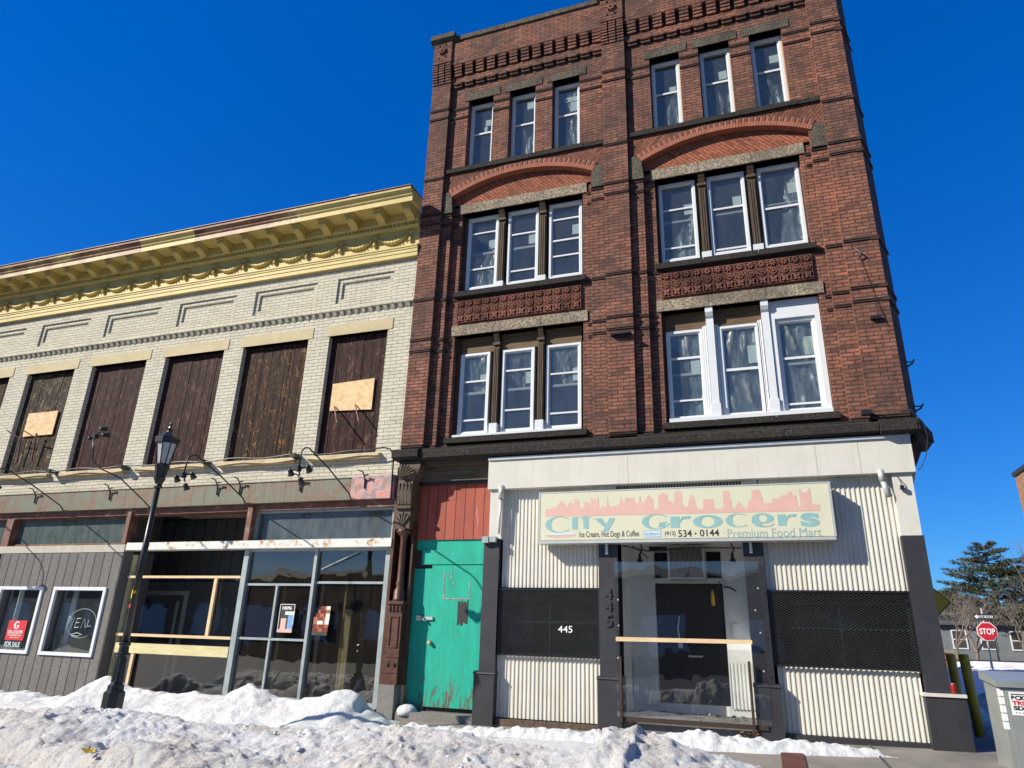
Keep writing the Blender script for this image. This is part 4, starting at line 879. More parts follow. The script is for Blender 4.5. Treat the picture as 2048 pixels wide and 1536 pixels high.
for k_ in range(1, len(sky_pts)): sky_pts[k_] = (max(sky_pts[k_][0], sky_pts[k_-1][0]), sky_pts[k_][1])
m = MB(); pts = sky_pts
for (xa, za), (xb, zb) in zip(pts[:-1], pts[1:]):
    if abs(xb-xa) < .0005: continue
    if xb < xa: continue
    ba = 2.986+(xa+3.233)/4.087*(-.023); bb = 2.986+(xb+3.233)/4.087*(-.023)
    m.quad((xa, -.2325, ba), (xb, -.2325, bb), (xb, -.2325, zb), (xa, -.2325, za))
m.build('skyline', 'pink', SG)
def arc(m, x0, x1, z0, z1, a0, a1, thk, n=30, y=-.2325):      # ring with thickness thk(angle)
    cx, cz, rx, rz = (x0+x1)/2, (z0+z1)/2, (x1-x0)/2, (z1-z0)/2
    for k in range(n):
        t0 = R(a0+(a1-a0)*k/n); t1 = R(a0+(a1-a0)*(k+1)/n); w0 = thk(math.degrees(t0)); w1 = thk(math.degrees(t1))
        def p(t, w): return (cx+(rx-w*1.0)*math.cos(t), y, cz+(rz-min(w*.42, rz*.5))*math.sin(t))
        m.quad(p(t0, 0), p(t1, 0), p(t1, w1), p(t0, w0))
def big(name, fn):
    m = MB(); fn(m); m.build(name, 'aqua', SG)
L = lambda t, mx, mn=.02: mn+(mx-mn)*max(0, -math.cos(R(t)))**1.0
big('letter', lambda m: arc(m, -3.231, -2.78, 2.723, 2.979, 40, 320, lambda t: L(t, .095)))
big('letter', lambda m: (m.quad((-2.785, -.2325, 2.774), (-2.695, -.2325, 2.772), (-2.70, -.2325, 2.936), (-2.79, -.2325, 2.936)), m.quad((-2.79, -.2325, 2.945), (-2.675, -.2325, 2.945), (-2.68, -.2325, 2.966), (-2.79, -.2325, 2.960))))
big('letter', lambda m: (m.quad((-2.60, -.2325, 2.785), (-2.52, -.2325, 2.772), (-2.52, -.2325, 2.971), (-2.625, -.2325, 2.971)), m.quad((-2.655, -.2320, 2.945), (-2.47, -.2320, 2.95), (-2.47, -.2320, 2.963), (-2.655, -.2320, 2.958))))
big('letter', lambda m: (m.quad((-2.434, -.2325, 2.934), (-2.31, -.2325, 2.934), (-2.21, -.2325, 2.80), (-2.275, -.2325, 2.80)), m.quad((-2.30, -.232, 2.727), (-2.21, -.232, 2.727), (-2.091, -.232, 2.934), (-2.19, -.232, 2.934))))
big('letter', lambda m: (arc(m, -1.684, -1.25, 2.747, 2.976, 38, 345, lambda t: L(t, .10, .025)), m.quad((-1.41, -.232, 2.852), (-1.296, -.232, 2.86), (-1.35, -.232, 2.78), (-1.44, -.232, 2.775))))
def rlet(m, x0, x1, z0, z1):
    w = (x1-x0)*.45; m.quad((x0, -.2325, z0), (x0+w, -.2325, z0), (x0+w, -.2325, z1), (x0, -.2325, z1))
    m.quad((x0+w*.95, -.232, z0+(z1-z0)*.30), (x0+w*1.35, -.232, z0+(z1-z0)*.72), (x0+w*1.3, -.232, z1-.005), (x0+w*.95, -.232, z0+(z1-z0)*.55)); m.quad((x0+w*1.3, -.232, z0+(z1-z0)*.70), (x1, -.232, z0+(z1-z0)*.80), (x1, -.232, z1+.003), (x0+w*1.3, -.232, z1-.004))
big('letter', lambda m: rlet(m, -1.252, -.949, 2.763, 2.934))
big('letter', lambda m: arc(m, -.921, -.491, 2.748, 2.943, 0, 360, lambda t: .045+.075*abs(math.cos(R(t)))))
big('letter', lambda m: arc(m, -.446, -.10, 2.752, 2.954, 42, 318, lambda t: L(t, .095)))
big('letter', lambda m: (arc(m, -.082, .228, 2.80, 2.947, 0, 360, lambda t: .04+.06*abs(math.cos(R(t)))), arc(m, -.082, .25, 2.747, 2.93, 150, 330, lambda t: .02+.10*max(0, -math.cos(R(t)-.3)), y=-.2332)))
big('letter', lambda m: rlet(m, .276, .534, 2.765, 2.923))
text('letter', 's', .583, .836, 2.742, 2.937, -.2325, 'aqua', SG, bold=.035)
text('small_text', 'Ice Cream, Hot Dogs & Coffee', -2.669, -1.732, 2.617, 2.735, -.2325, 'ink', SG, bold=.004)
m = MB(); a, b, c, d = -1.668, -1.404, 2.632, 2.73; m.box(a, b, -.2325, -.2315, c, d); fbb = m.build('badge', 'paleblue', SG)
m = MB(); m.box(a, b, -.2335, -.2328, c, c+.006); m.box(a, b, -.2335, -.2328, d-.006, d); m.box(a, a+.006, -.2335, -.2328, c+.0065, d-.0065); m.box(b-.006, b, -.2335, -.2328, c+.0065, d-.0065); m.build('badge_border', 'blueink', SG)
text('badge_text', 'facebook', a+.02, b-.02, c+.022, d-.018, -.2334, 'blueink', SG, bold=.01)
text('phone_number', '(413)', -1.345, -1.185, 2.632, 2.716, -.2325, 'ink', SG, bold=.008)
text('phone_number', '534', -1.146, -.946, 2.624, 2.728, -.2325, 'ink', SG, bold=.012)
MB().prism([(-.892+.014*math.cos(2*math.pi*k/10), 2.672+.014*math.sin(2*math.pi*k/10)) for k in range(10)], -.2325, -.2315).build('dot', 'ink', SG)
text('phone_number', '0144', -.83, -.553, 2.629, 2.729, -.2325, 'ink', SG, bold=.012)
MB().prism([(-.486+.014*math.cos(2*math.pi*k/10), 2.676+.014*math.sin(2*math.pi*k/10)) for k in range(10)], -.2325, -.2315).build('dot', 'pink', SG)
text('small_text', 'Premium Food Mart', -.435, .84, 2.604, 2.726, -.2325, 'aqua2', SG)
m = MB()
for k in range(12):
    u0, u1 = k/12, (k+1)/12; f = lambda u: .028*math.sin(math.pi*u)**.5
    m.quad((-3.232+.5*u0, -.2325, 2.69), (-3.232+.5*u1, -.2325, 2.69), (-3.232+.5*u1, -.2325, 2.692+f(u1)*1.2+.004*math.sin(u1*30)), (-3.232+.5*u0, -.2325, 2.692+f(u0)*1.2+.004*math.sin(u0*30)))
m.build('hot_dog_bun', 'paleblue', SG)
m = MB()
for k in range(12):
    u0, u1 = k/12, (k+1)/12; f = lambda u: .03*math.sin(math.pi*u)**.5
    m.quad((-3.232+.5*u0, -.2325, 2.68-f(u0)), (-3.232+.5*u1, -.2325, 2.68-f(u1)), (-3.232+.5*u1, -.2325, 2.685), (-3.232+.5*u0, -.2325, 2.685))
m.build('hot_dog', 'pink', SG)

# clear barrier across the shop doorway
PX = thing('doorway_barrier', (-1.1, -.1, .2), 'clear plexiglass sheet with a raw wooden rail closing the shop doorway', 'barrier')
MB().box(-2.15, -.05, -.115, -.108, .12, 2.28).build('plexiglass_sheet', 'plexi', PX)
m = MB(); m.hexa([(-2.14, -.16, 1.13), (-.22, -.16, 1.145), (-.22, -.118, 1.145), (-2.14, -.118, 1.13), (-2.14, -.16, 1.19), (-.22, -.16, 1.20), (-.22, -.118, 1.20), (-2.14, -.118, 1.19)]); m.build('rail', 'pine', PX)
for x in (-2.085, -.285): B(x-.018, x+.018, -.155, -.118, .05, .92).build('upright', 'darkrail', PX)
B(-2.13, -.1, -.12, -.1, .06, .12).build('bottom_batten', 'darkrail', PX)
for x, z in ((-2.1, 1.72), (-2.1, 1.35), (-2.12, .9), (-.08, 1.9), (-.1, 1.3), (-.1, .8), (-2.1, .45), (-.14, 1.6)): MB().tube([(x, -.118, z), (x, -.124, z)], .012, 8).build('screw', 'alu', PX)
can = thing('soda_can', (2.17, -.08, .625), 'small red drink can standing on the ledge of the black corner base', 'can')
MB().lathe([(.028, 0), (.034, .01), (.034, .11), (.027, .125)], (2.17, -.08, .625), 16).build('body', 'canred', can, True)
MB().lathe([(.026, .125), (.026, .128)], (2.17, -.08, .625), 16).build('lid', 'alu', can)
m = MB(); rnd = random.Random(5)
for k in range(26):
    x = -.52+rnd.random()*.32; y = -.18+rnd.random()*.1; z = gz(x, y)+.02+rnd.random()*.05; a = rnd.random()*6; w = .025+.02*rnd.random()
    m.quad((x, y, z), (x+w*math.cos(a), y+w*math.sin(a), z+.01*rnd.random()), (x+w*math.cos(a)-w*.5*math.sin(a), y+w*math.sin(a)+w*.5*math.cos(a), z+.03*rnd.random()), (x-w*.5*math.sin(a), y+w*.5*math.cos(a), z+.015))
lv = m.build('dead_leaves', 'deadleaf'); lv['kind'] = 'stuff'; lv['label'] = 'dry brown leaves at the foot of the doorway pilaster'

# ================================================================== cream brick building with the yellow cornice
YB = thing('cream_brick_building', (-14, .06, 0), 'two storey cream brick building with a yellow garlanded cornice and boarded windows', 'building')
Y0 = .06; XA, XB = -26.0, -6.112
WIN = [(-8.03, -6.67), (-10.20, -8.54), (-12.35, -10.71), (-14.56, -12.90), (-16.68, -15.12), (-18.90, -17.30), (-21.1, -19.45), (-23.3, -21.6)]
m = MB(); holes = [(a, b, 4.33, 6.87) for a, b in WIN]
pan = [(-8.00, -6.65), (-10.12, -8.51), (-12.26, -10.64), (-14.48, -12.82), (-16.66, -15.02), (-18.86, -17.22), (-21.0, -19.4), (-23.2, -21.6)]
m.wall(XA, XB, 3.8, 7.33, Y0, holes, depth=.14)
m.wall(XA, XB, 7.33, 8.5, Y0, [(a, b, 7.62, 8.21) for a, b in pan], depth=.035)
for a, b in pan:
    m.wall(a, b, 7.62, 8.21, Y0+.035, [(a+.10, b-.10, 7.72, 8.11)], depth=.035); m.quad((a+.1, Y0+.07, 7.72), (b-.1, Y0+.07, 7.72), (b-.1, Y0+.07, 8.11), (a+.1, Y0+.07, 8.11))
m.box(XA, XB, Y0-.075, Y0+.01, 7.415, 7.46)
n = int((XB-XA)/.17)
for k in range(n):
    x = XB-.10-k*.17; m.hexa([(x-.075, Y0-.005, 7.30), (x, Y0-.005, 7.30), (x, Y0+.01, 7.30), (x-.075, Y0+.01, 7.30), (x-.085, Y0-.07, 7.41), (x, Y0-.07, 7.41), (x, Y0+.01, 7.41), (x-.085, Y0+.01, 7.41)])
m.quad((XA, 14, 9.3), (XB, 14, 9.3), (XB, .3, 9.3), (XA, .3, 9.3)); m.quad((XB, .5, 4), (XB, 14, 4), (XB, 14, 9.3), (XB, .5, 9.3))
m.build('wall', 'cream', YB)
kinds = ['boards', 'boards2', 'boards', 'boards', 'boards3', 'boards2', 'boards', 'boards']
for i, (a, b) in enumerate(WIN):
    m = MB(); n = 7; w = (b-a)/n
    for k in range(n): m.box(a+k*w+.004, a+(k+1)*w-.004, Y0+.105+.004*((k*5+i) % 3), Y0+.16, 4.33, 6.87)
    bw_ = m.build('boarded_window', kinds[i], YB)
    m = MB(); m.box(a, b, Y0+.165, Y0+.2, 4.3, 6.9); m.build('window_backing', 'interior', bw_)
    m = MB(); m.box(a-.075, b+.105, Y0-.012, Y0+.15, 6.87, 7.11); m.build('lintel', 'limestone', YB)
    m = MB(); m.box(a-.06, b+.12, Y0-.10, Y0+.14, 4.21, 4.31) if False else m.prof([(Y0-.10, 4.205), (Y0-.10, 4.29), (Y0+.14, 4.33), (Y0+.14, 4.205)], a-.06, b+.13); m.build('sill', 'sillstone', YB)
for (x0, x1, z0, z1), tl, nm in (((-7.85, -6.90, 5.24, 5.85), .02, 0), ((-16.36, -15.40, 5.28, 5.86), .0, 1)):
    y = Y0+.07
    m = MB(); m.hexa([(x0, y, z0+tl), (x1, y, z0-tl), (x1, y+.018, z0-tl), (x0, y+.018, z0+tl), (x0, y, z1-tl), (x1, y, z1+tl), (x1, y+.018, z1+tl), (x0, y+.018, z1-tl)])
    pw = m.build('plywood_patch', 'plywood', YB)
    m = MB()
    for q in (.12, .62):
        xx = x0+q*(x1-x0); m.tube([(xx, y-.02, z0+.1), (xx+.3, y-.30, z0-.35)], .014, 6) if nm == 0 else (m.tube([(xx-.25, y-.30, z0+.08), (xx+.4, y+.0, z0-.30)], .014, 6), m.tube([(xx+.0, y-.1, z0+.02), (xx+.02, y-.05, z0-.65)], .02, 6))
    m.build('steel_rod', 'rustpost', pw)
# entablature: architrave mouldings, frieze, dentils, brackets, cornice
XE = -6.115
m = MB(); m.prof([(Y0+.1, 8.44), (-.02, 8.44), (-.02, 8.53), (-.032, 8.535), (-.032, 8.61), (-.045, 8.615), (-.045, 8.64), (-.06, 8.66), (-.06, 8.69), (-.03, 8.71), (.02, 8.72), (.02, 9.11), (-.03, 9.12), (-.07, 9.16), (-.07, 9.18), (-.045, 9.18), (-.045, 9.235), (-.10, 9.24), (-.12, 9.27), (-.12, 9.46), (Y0+.1, 9.46)], XA, XE)
m.build('frieze', 'yellowpaint', YB)
m = MB(); k = 0; x = XE-.03
while x > XA: m.box(x-.055, x, -.085, -.04, 9.185, 9.237); x -= .0905
m.build('dentil_course', 'yellowpaint', YB)['kind'] = 'stuff'
prf = [(-.10, 9.455), (-.48, 9.455), (-.50, 9.42), (-.52, 9.42), (-.52, 9.535), (-.535, 9.54), (-.55, 9.56), (-.555, 9.585), (-.58, 9.62), (-.62, 9.65), (-.625, 9.69), (-.1, 9.72)]
m = MB(); m.prof(prf, XA, -14.2); m.cur = 0
m.prof(prf, -9.45, -6.06) if False else None
cs = [(-26, -14.9, 1), (-14.9, -12.9, 0), (-12.9, -11.3, 1), (-11.3, -9.9, 0), (-9.9, -9.0, 1), (-9.0, -6.06, 0)]
m = MB()
segs_ = [(XA, -13.2, 1), (-13.2, -11.6, 0), (-11.6, -8.75, 1), (-8.75, -6.06, 0)]
for a, b, rr in segs_: m.cur = rr; m.prof(prf, a+.002, b-.002)
m.cur = 0; m.box(XA, -6.06, -.48, -.10, 9.452, 9.456)
m.build('cornice', ['yellowpaint', 'yellowrust'], YB)
B(XA, -6.05, -.635, -.1, 9.722, 9.735).build('roof_edge', 'rustpost', YB)
m = MB()
for k in range(28):
    x = -6.17-k*.672
    m = MB(); m.prof([(-.12, 9.22), (-.16, 9.21), (-.23, 9.265), (-.32, 9.30), (-.375, 9.29), (-.41, 9.32), (-.41, 9.395), (-.38, 9.405), (-.12, 9.405)], x-.165, x+.005); m.box(x-.19, x+.03, -.44, -.12, 9.406, 9.452)
    m.build('cornice_bracket', 'yellowpaint', YB)
# garlands with tassels
for k in range(20):
    xt = -6.31-k*.845
    m = MB(); m.tube([(xt, .0, 9.00), (xt, -.01, 8.93), (xt, -.015, 8.85), (xt, 0, 8.80)], [.018, .022, .04, .03], 8)
    for q in range(5):
        an = 2*math.pi*q/5; m.tube([(xt, .0, 9.03), (xt+.05*math.cos(an), -.02, 9.03+.035*math.sin(an))], [.02, .014], 6)
    for sg in (-1, 1): m.tube([(xt, .005, 9.02), (xt+sg*.06, -.005, 9.05), (xt+sg*.11, .005, 9.02)], [.010, .012, .006], 6)
    path = []; rad = []
    for q in range(13):
        u = q/12; path.append((xt-.05-u*.745, .0-.0*math.sin(math.pi*u), 9.01-.17*math.sin(math.pi*u)**.8)); rad.append(.012+.033*math.sin(math.pi*u)**.8)
    m.tube(path, rad, 8)
    for q in range(9):
        u = (q+.7)/9.6; cx = xt-.05-u*.745; cz = 9.01-.17*math.sin(math.pi*u)**.8; m.tube([(cx-.02, -.03, cz+.035), (cx+.015, -.045, cz-.035)], .012, 5)
    m.build('garland', 'yellowpaint', YB, True)
# copper band and shopfront beams
m = MB()
for a, b in ((XA, -16.4), (-16.4, -14.9), (-14.9, -12.5), (-12.5, -10.4), (-10.4, -8.5), (-8.5, -7.05)): m.box(a+.003, b-.003, -.04, .2, 3.44, 3.83)
m.box(XA, -7.05, -.055, .2, 3.83, 3.845); m.box(XA, -7.05, -.055, .2, 3.425, 3.44)
m.build('copper_band', 'copper', YB)
B(-7.045, -6.15, -.05, .2, 3.43, 3.855).build('copper_band', 'pinkcopper', YB, label='pink and orange peeling end section')
B(XA, -6.14, .05, .35, 3.30, 3.42).build('head_beam', 'rustpost', YB)
B(-12.20, -6.12, -.02, .22, 2.575, 2.72).build('shopfront_beam', 'rustbeam', YB)
B(-15.85, -12.24, -.02, .22, 2.54, 2.69).build('shopfront_beam', 'beigebeam', YB); B(XA, -15.9, -.02, .22, 2.54, 2.69).build('shopfront_beam', 'beigebeam', YB)
for i, (a, b, mt) in enumerate(((-15.74, -12.38, 'paneteal'), (-19.2, -15.95, 'paneteal'), (-9.22, -6.18, 'panesheen'), (-23, -19.4, 'paneteal'))):
    f = MB(); z0, z1 = 2.72, 3.30; f.box(a, a+.05, .14, .25, z0, z1); f.box(b-.05, b, .14, .25, z0, z1); f.box(a+.05, b-.05, .14, .25, z1-.04, z1); f.box(a+.05, b-.05, .14, .25, z0, z0+.03)
    w = f.build('transom_window', 'rustpost' if i < 2 else 'aluframe', YB); MB().box(a+.05, b-.05, .195, .2, z0+.03, z1-.04).build('pane', mt, w)
B(-15.95, -15.74, .05, .3, 2.69, 3.3).build('shopfront_post', 'rustpost', YB)
m = MB(); m.box(-9.33, -9.22, .0, .2, 2.72, 3.42); m.build('shopfront_post', 'rustpost', YB)
m = MB(); m.box(-12.38, -12.28, .0, .3, 2.70, 3.42); m.build('shopfront_post', 'rustpost', YB)
# grey panelled shopfront wall
m = MB(); m.wall(-15.72, -12.22, -.4, 2.53, -.02, [(-15.40, -14.24, .58, 1.78), (-13.83, -12.50, .60, 1.80)], depth=.16)
m.quad((-12.22, -.02, -.4), (-12.22, .75, -.4), (-12.22, .75, 2.6), (-12.22, -.02, 2.53)); m.quad((-15.72, -.02, 2.53), (-12.22, -.02, 2.53), (-12.22, .2, 2.53), (-15.72, .2, 2.53))
gw = m.build('panelled_wall', 'greyboards', YB)
m = MB(); m.box(XA, -15.72, .3, .4, -.4, 2.54); m.build('panelled_wall', 'blackmetal', YB)
for (a, b) in ((-15.46, -14.19), (-13.88, -12.45)):
    m = MB(); z0, z1 = .535, 1.845; w = .065
    m.box(a, a+w, -.055, .0, z0, z1); m.box(b-w, b, -.055, .0, z0, z1); m.box(a+w, b-w, -.053, .0, z1-w, z1); m.box(a+w, b-w, -.053, .0, z0, z0+w)
    f = m.build('window', 'vinyl', YB); MB().box(a+w, b-w, .09, .095, z0+w, z1-w).build('pane', 'pane', f)
    m = MB(); m.box(a+.16, a+.30, .3, .32, z0, z1); m.build('inner_jamb', 'inner_white', f)
# graffiti scratched on the second window
m = MB(); gr = [[(0, 0), (.02, .30)], [(.02, .30), (.12, .24), (.04, .15)], [(.14, .02), (.19, .28)], [(.24, .05), (.27, .25)], [(.24, .05), (.36, .06)], [(.26, .16), (.35, .17)], [(.27, .26), (.38, .26)], [(.42, .05), (.48, .28), (.55, .06)], [(.60, .24), (.60, .08), (.70, .10)], [(.2, -.1), (.35, -.06), (.5, -.1), (.38, -.14), (.22, -.12)]]
for g in gr: m.tube([(-13.45+p[0]*.95, .085, 1.02+p[1]*.85) for p in g], .006, 5)
m.tube([(-13.05+.38*math.cos(a/10), .086, 1.15+.28*math.sin(a/10)) for a in range(0, 55, 3)], .003, 4)
m.build('graffiti', 'paleblue', YB)
# aluminium shop windows on the right
for x, w in ((-9.33, .11), (-7.75, .06), (-6.27, .09)): B(x, x+w, .10, .24, -.05, 2.575).build('window_post', 'aluframe', YB)
for (a, b, rails, mul) in ((-9.22, -7.75, (1.93, .98), (-8.53,)), (-7.69, -6.27, (1.97,), ())):
    f = MB(); f.box(a, b, .13, .22, 2.53, 2.575); f.box(a, b, .13, .22, -.03, .04)
    for z in rails: f.box(a, b, .14, .22, z-.02, z+.02)
    for x in mul: f.box(x, x+.045, .13, .22, .04, .96); f.box(x, x+.045, .13, .22, 1.0, 1.91)
    w = f.build('shop_window', 'aluframe', YB); MB().box(a, b, .175, .18, .04, 2.53).build('pane', 'paneold', w)
m = MB(); m.box(-9.45, -6.18, .02, .3, -.4, -.035); m.build('window_plinth', 'stone', YB)
for (x, z0, z1, w, t_) in ((-8.45, .04, 1.9, .05, 'sillstone'), (-7.62, .05, 2.0, .05, 'pinev'), (-7.12, .05, 1.95, .035, 'sillstone'), (-7.07, .05, 1.52, .12, 'greenpine')):
    B(x, x+w, .26, .30, z0, z1).build('inner_batten', t_, YB)
m = MB(); m.tube([(-7.6, .15, 2.2), (-6.85, .12, 2.50)], .012, 6); m.build('leaning_rod', 'aluframe', YB)
# boarded entrance between the two shopfronts
m = MB()
for z, h in ((2.06, .045), (.97, .05)): m.box(-12.12, -9.34, .10, .15, z-h/2, z+h/2)
m.box(-9.94, -9.87, .10, .145, .995, 2.035); m.box(-11.62, -11.55, .10, .145, -.3, .635); m.build('timber_rail', 'pine', YB)
m = MB(); m.box(-12.05, -9.34, .09, .15, .64, .82); m.build('timber_rail', 'greenpine', YB)
m = MB(); m.box(-12.20, -12.10, .2, .25, -.3, 2.5); m.build('timber_stud', 'greenpine', YB)
MB().box(-12.15, -9.33, .17, .176, -.2, .64).build('clear_panel', 'plexi', YB)
MB().box(-12.15, -9.33, .178, .182, .64, 2.07).build('clear_panel', 'plexi', YB)
# lobby room with tin ceiling and gates
m = MB(); m.quad((-12.2, .25, 3.46), (-9.3, .25, 3.46), (-9.3, 1.55, 3.46), (-12.2, 1.55, 3.46))
for k in range(7):
    for j in range(3): x = -12.1+k*.4; y = .35+j*.4; m.box(x, x+.34, y, y+.34, 3.44, 3.455)
m.build('tin_ceiling', 'tin', YB)
m = MB(); m.quad((-16.5, 2.9, -.4), (-9.3, 2.9, -.4), (-9.3, 2.9, 4.2), (-16.5, 2.9, 4.2)); m.quad((-16.5, .76, -.4), (-16.5, 2.9, -.4), (-16.5, 2.9, 4.2), (-16.5, .76, 4.2)); m.quad((-16.5, 1.7, 4.0), (-9.3, 1.7, 4.0), (-9.3, 2.9, 4.0), (-16.5, 2.9, 4.0))
m.build('lobby', 'lobbywall', YB)
m = MB(); m.quad((-9.3, 2.9, -.4), (-9.3, .25, -.4), (-9.3, .25, 3.5), (-9.3, 2.9, 4.0)); m.quad((-16.5, .25, -.28), (-9.3, .25, -.28), (-9.3, 2.9, -.28), (-16.5, 2.9, -.28)); m.quad((-16.5, .755, -.4), (-12.2, .755, -.4), (-12.2, .755, 3.4), (-16.5, .755, 3.4)); m.build('lobby_side', 'interior', YB)
y = 2.3; m = MB(); m.box(-14.22, -12.56, y-.03, y, 1.84, 1.93); m.box(-12.66, -12.56, y-.03, y, -.2, 1.84); m.box(-12.86, -12.80, y-.03, y, -.2, 1.70); m.box(-14.22, -14.14, y-.03, y, -.2, 1.84); m.build('inner_door_frame', 'inner_white', YB)
B(-14.14, -12.90, y+.0, y+.02, -.2, 1.84).build('inner_door', 'interior', YB)
m = MB()
for k in range(17): x = -14.1+k*.29; m.tube([(x, 1.6, 2.0), (x, 1.6, 3.9)], .012, 5)
for z in (2.1, 2.75, 3.45): m.tube([(-14.3, 1.59, z), (-9.4, 1.59, z)], .022, 6)
m.build('scissor_gate', 'blackmetal', YB)
# shop interiors
m = MB()
for a, b, z0, z1, mt in ((-9.2, -6.15, -.1, 3.4, 0),):
    m.quad((a, 2.6, z0), (b, 2.6, z0), (b, 2.6, z1), (a, 2.6, z1)); m.quad((a, .3, z0), (a, 2.6, z0), (a, 2.6, z1), (a, .3, z1)); m.quad((b, .3, z0), (b, 2.6, z0), (b, 2.6, z1), (b, .3, z1)); m.quad((a, .3, z1), (b, .3, z1), (b, 2.6, z1), (a, 2.6, z1)); m.quad((a, .3, -.02), (b, .3, -.02), (b, 2.6, -.02), (a, 2.6, -.02))
m.build('shop_interior', 'interior2', YB)
m = MB(); m.quad((-9.2, .9, 2.62), (-6.15, .9, 2.62), (-6.15, .9, 3.4), (-9.2, .9, 3.4)); m.build('lowered_ceiling_front', 'aluframe', YB)
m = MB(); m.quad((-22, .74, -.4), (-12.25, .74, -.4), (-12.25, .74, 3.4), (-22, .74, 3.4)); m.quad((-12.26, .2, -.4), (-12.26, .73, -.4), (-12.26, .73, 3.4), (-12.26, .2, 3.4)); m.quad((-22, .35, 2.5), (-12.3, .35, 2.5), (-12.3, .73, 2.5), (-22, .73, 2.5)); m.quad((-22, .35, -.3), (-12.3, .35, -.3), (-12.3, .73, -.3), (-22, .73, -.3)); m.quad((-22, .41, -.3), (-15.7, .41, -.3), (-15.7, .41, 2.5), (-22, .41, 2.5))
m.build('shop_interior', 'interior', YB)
# things lying in the right-hand shop window
o_ = MB(); o_.tube([(-6.95, .7, .05), (-6.9, .75, .3), (-6.8, .8, .42)], [.12, .1, .03], 10); tag(origin(o_.build('crumpled_cloth', 'seat', None, True), (-6.9, .75, .03)), 'crumpled blue cloth lying behind the broken shop window', 'cloth')
o_ = MB(); o_.box(-6.72, -6.40, .6, .95, .0, .42); o_.box(-6.68, -6.44, .58, .6, .06, .36); tag(origin(o_.build('rust_red_box', 'redcloth'), (-6.56, .78, 0)), 'rust red box standing behind the dusty shop window', 'box')
# posters
def poster(x0, x1, z0, z1, y, label, mats, lines, cut=0, tl=0.0):
    p = thing('poster', ((x0+x1)/2, y, z0), label, 'poster', 'posters taped inside the shop windows')
    n = 8; m = MB()
    for i in range(n+1):
        for j in range(n+1):
            u, w = i/n, j/n; zz = z0+w*(z1-z0)
            if cut and u+ (1-w) < cut: pass
            m.v.append((x0+u*(x1-x0)+tl*w, y+.012*math.sin(4*u+5*w)*(1-w)-.02*(1-w)*(1-w), zz))
    for i in range(n):
        for j in range(n):
            if cut > 0 and (i/n)+(1-j/n) < cut: continue
            a = i*(n+1)+j; m.f.append((a, a+n+1, a+n+2, a+1)); w = (j+.5)/n; u = (i+.5)/n; m.mi.append(lines(u, w))
    m.build('sheet', mats, p); return p
pA = poster(-8.33, -8.02, 1.10, 1.58, .10, 'black poster with white heading and a pink lower edge taped on the left shop door', ['ink', 'pink', 'blueink', 'paper'], lambda u, w: 1 if w < .18 else (2 if (u > .68 and w < .6) else (1 if (u < .45 and w < .55 and u > .1) else (3 if .6 < w < .7 and u > .35 else 0))))
text('heading', '100%', -8.28, -8.08, 1.49, 1.545, .085, 'white', pA, bold=.03); m = MB()
for a, b, c, d in ((-8.33, -8.02, 1.575, 1.585), (-8.335, -8.325, 1.1, 1.585), (-8.025, -8.015, 1.1, 1.585)): m.box(a, b, .084, .088, c, d)
m.build('border', 'white', pA)
pB = poster(-7.60, -7.28, 1.07, 1.56, .10, 'orange and brown poster with a curled corner taped in the right shop window', ['redcloth', 'arch1', 'paper', 'ink'], lambda u, w: 3 if w < .12 else (1 if (int(u*5)+int(w*7)) % 3 == 0 else (2 if (w > .4 and w < .5) or (u > .8 and w > .55) else 0)), cut=.45)
# for sale sign
FS = thing('for_sale_sign', (-14.82, .07, .62), 'red and teal FOR SALE sign in the left window of the grey panelled wall', 'sign')
B(-15.08, -14.55, .075, .085, .78, 1.17).build('red_panel', 'red', FS); B(-15.08, -14.55, .075, .085, .62, .778).build('lower_panel', 'pane', FS)
text('lettering', 'FOR SALE', -15.04, -14.60, .65, .75, .070, 'paleblue', FS, bold=.02)
text('lettering', 'GALLAGHER', -15.04, -14.60, .92, .975, .070, 'white', FS, bold=.01); text('lettering', 'COMMERCIAL', -15.02, -14.62, .865, .89, .070, 'white', FS, bold=.02); text('lettering', 'REAL ESTATE', -14.93, -14.68, .825, .843, .070, 'white', FS, bold=.02)
m = MB(); arc(m, -14.90, -14.74, 1.0, 1.15, 40, 330, lambda t: .04, 20, y=.070); m.box(-14.82, -14.75, .069, .071, 1.05, 1.075); m.build('emblem', 'white', FS); B(-15.03, -14.61, .069, .071, .905, .910).build('line', 'white', FS)

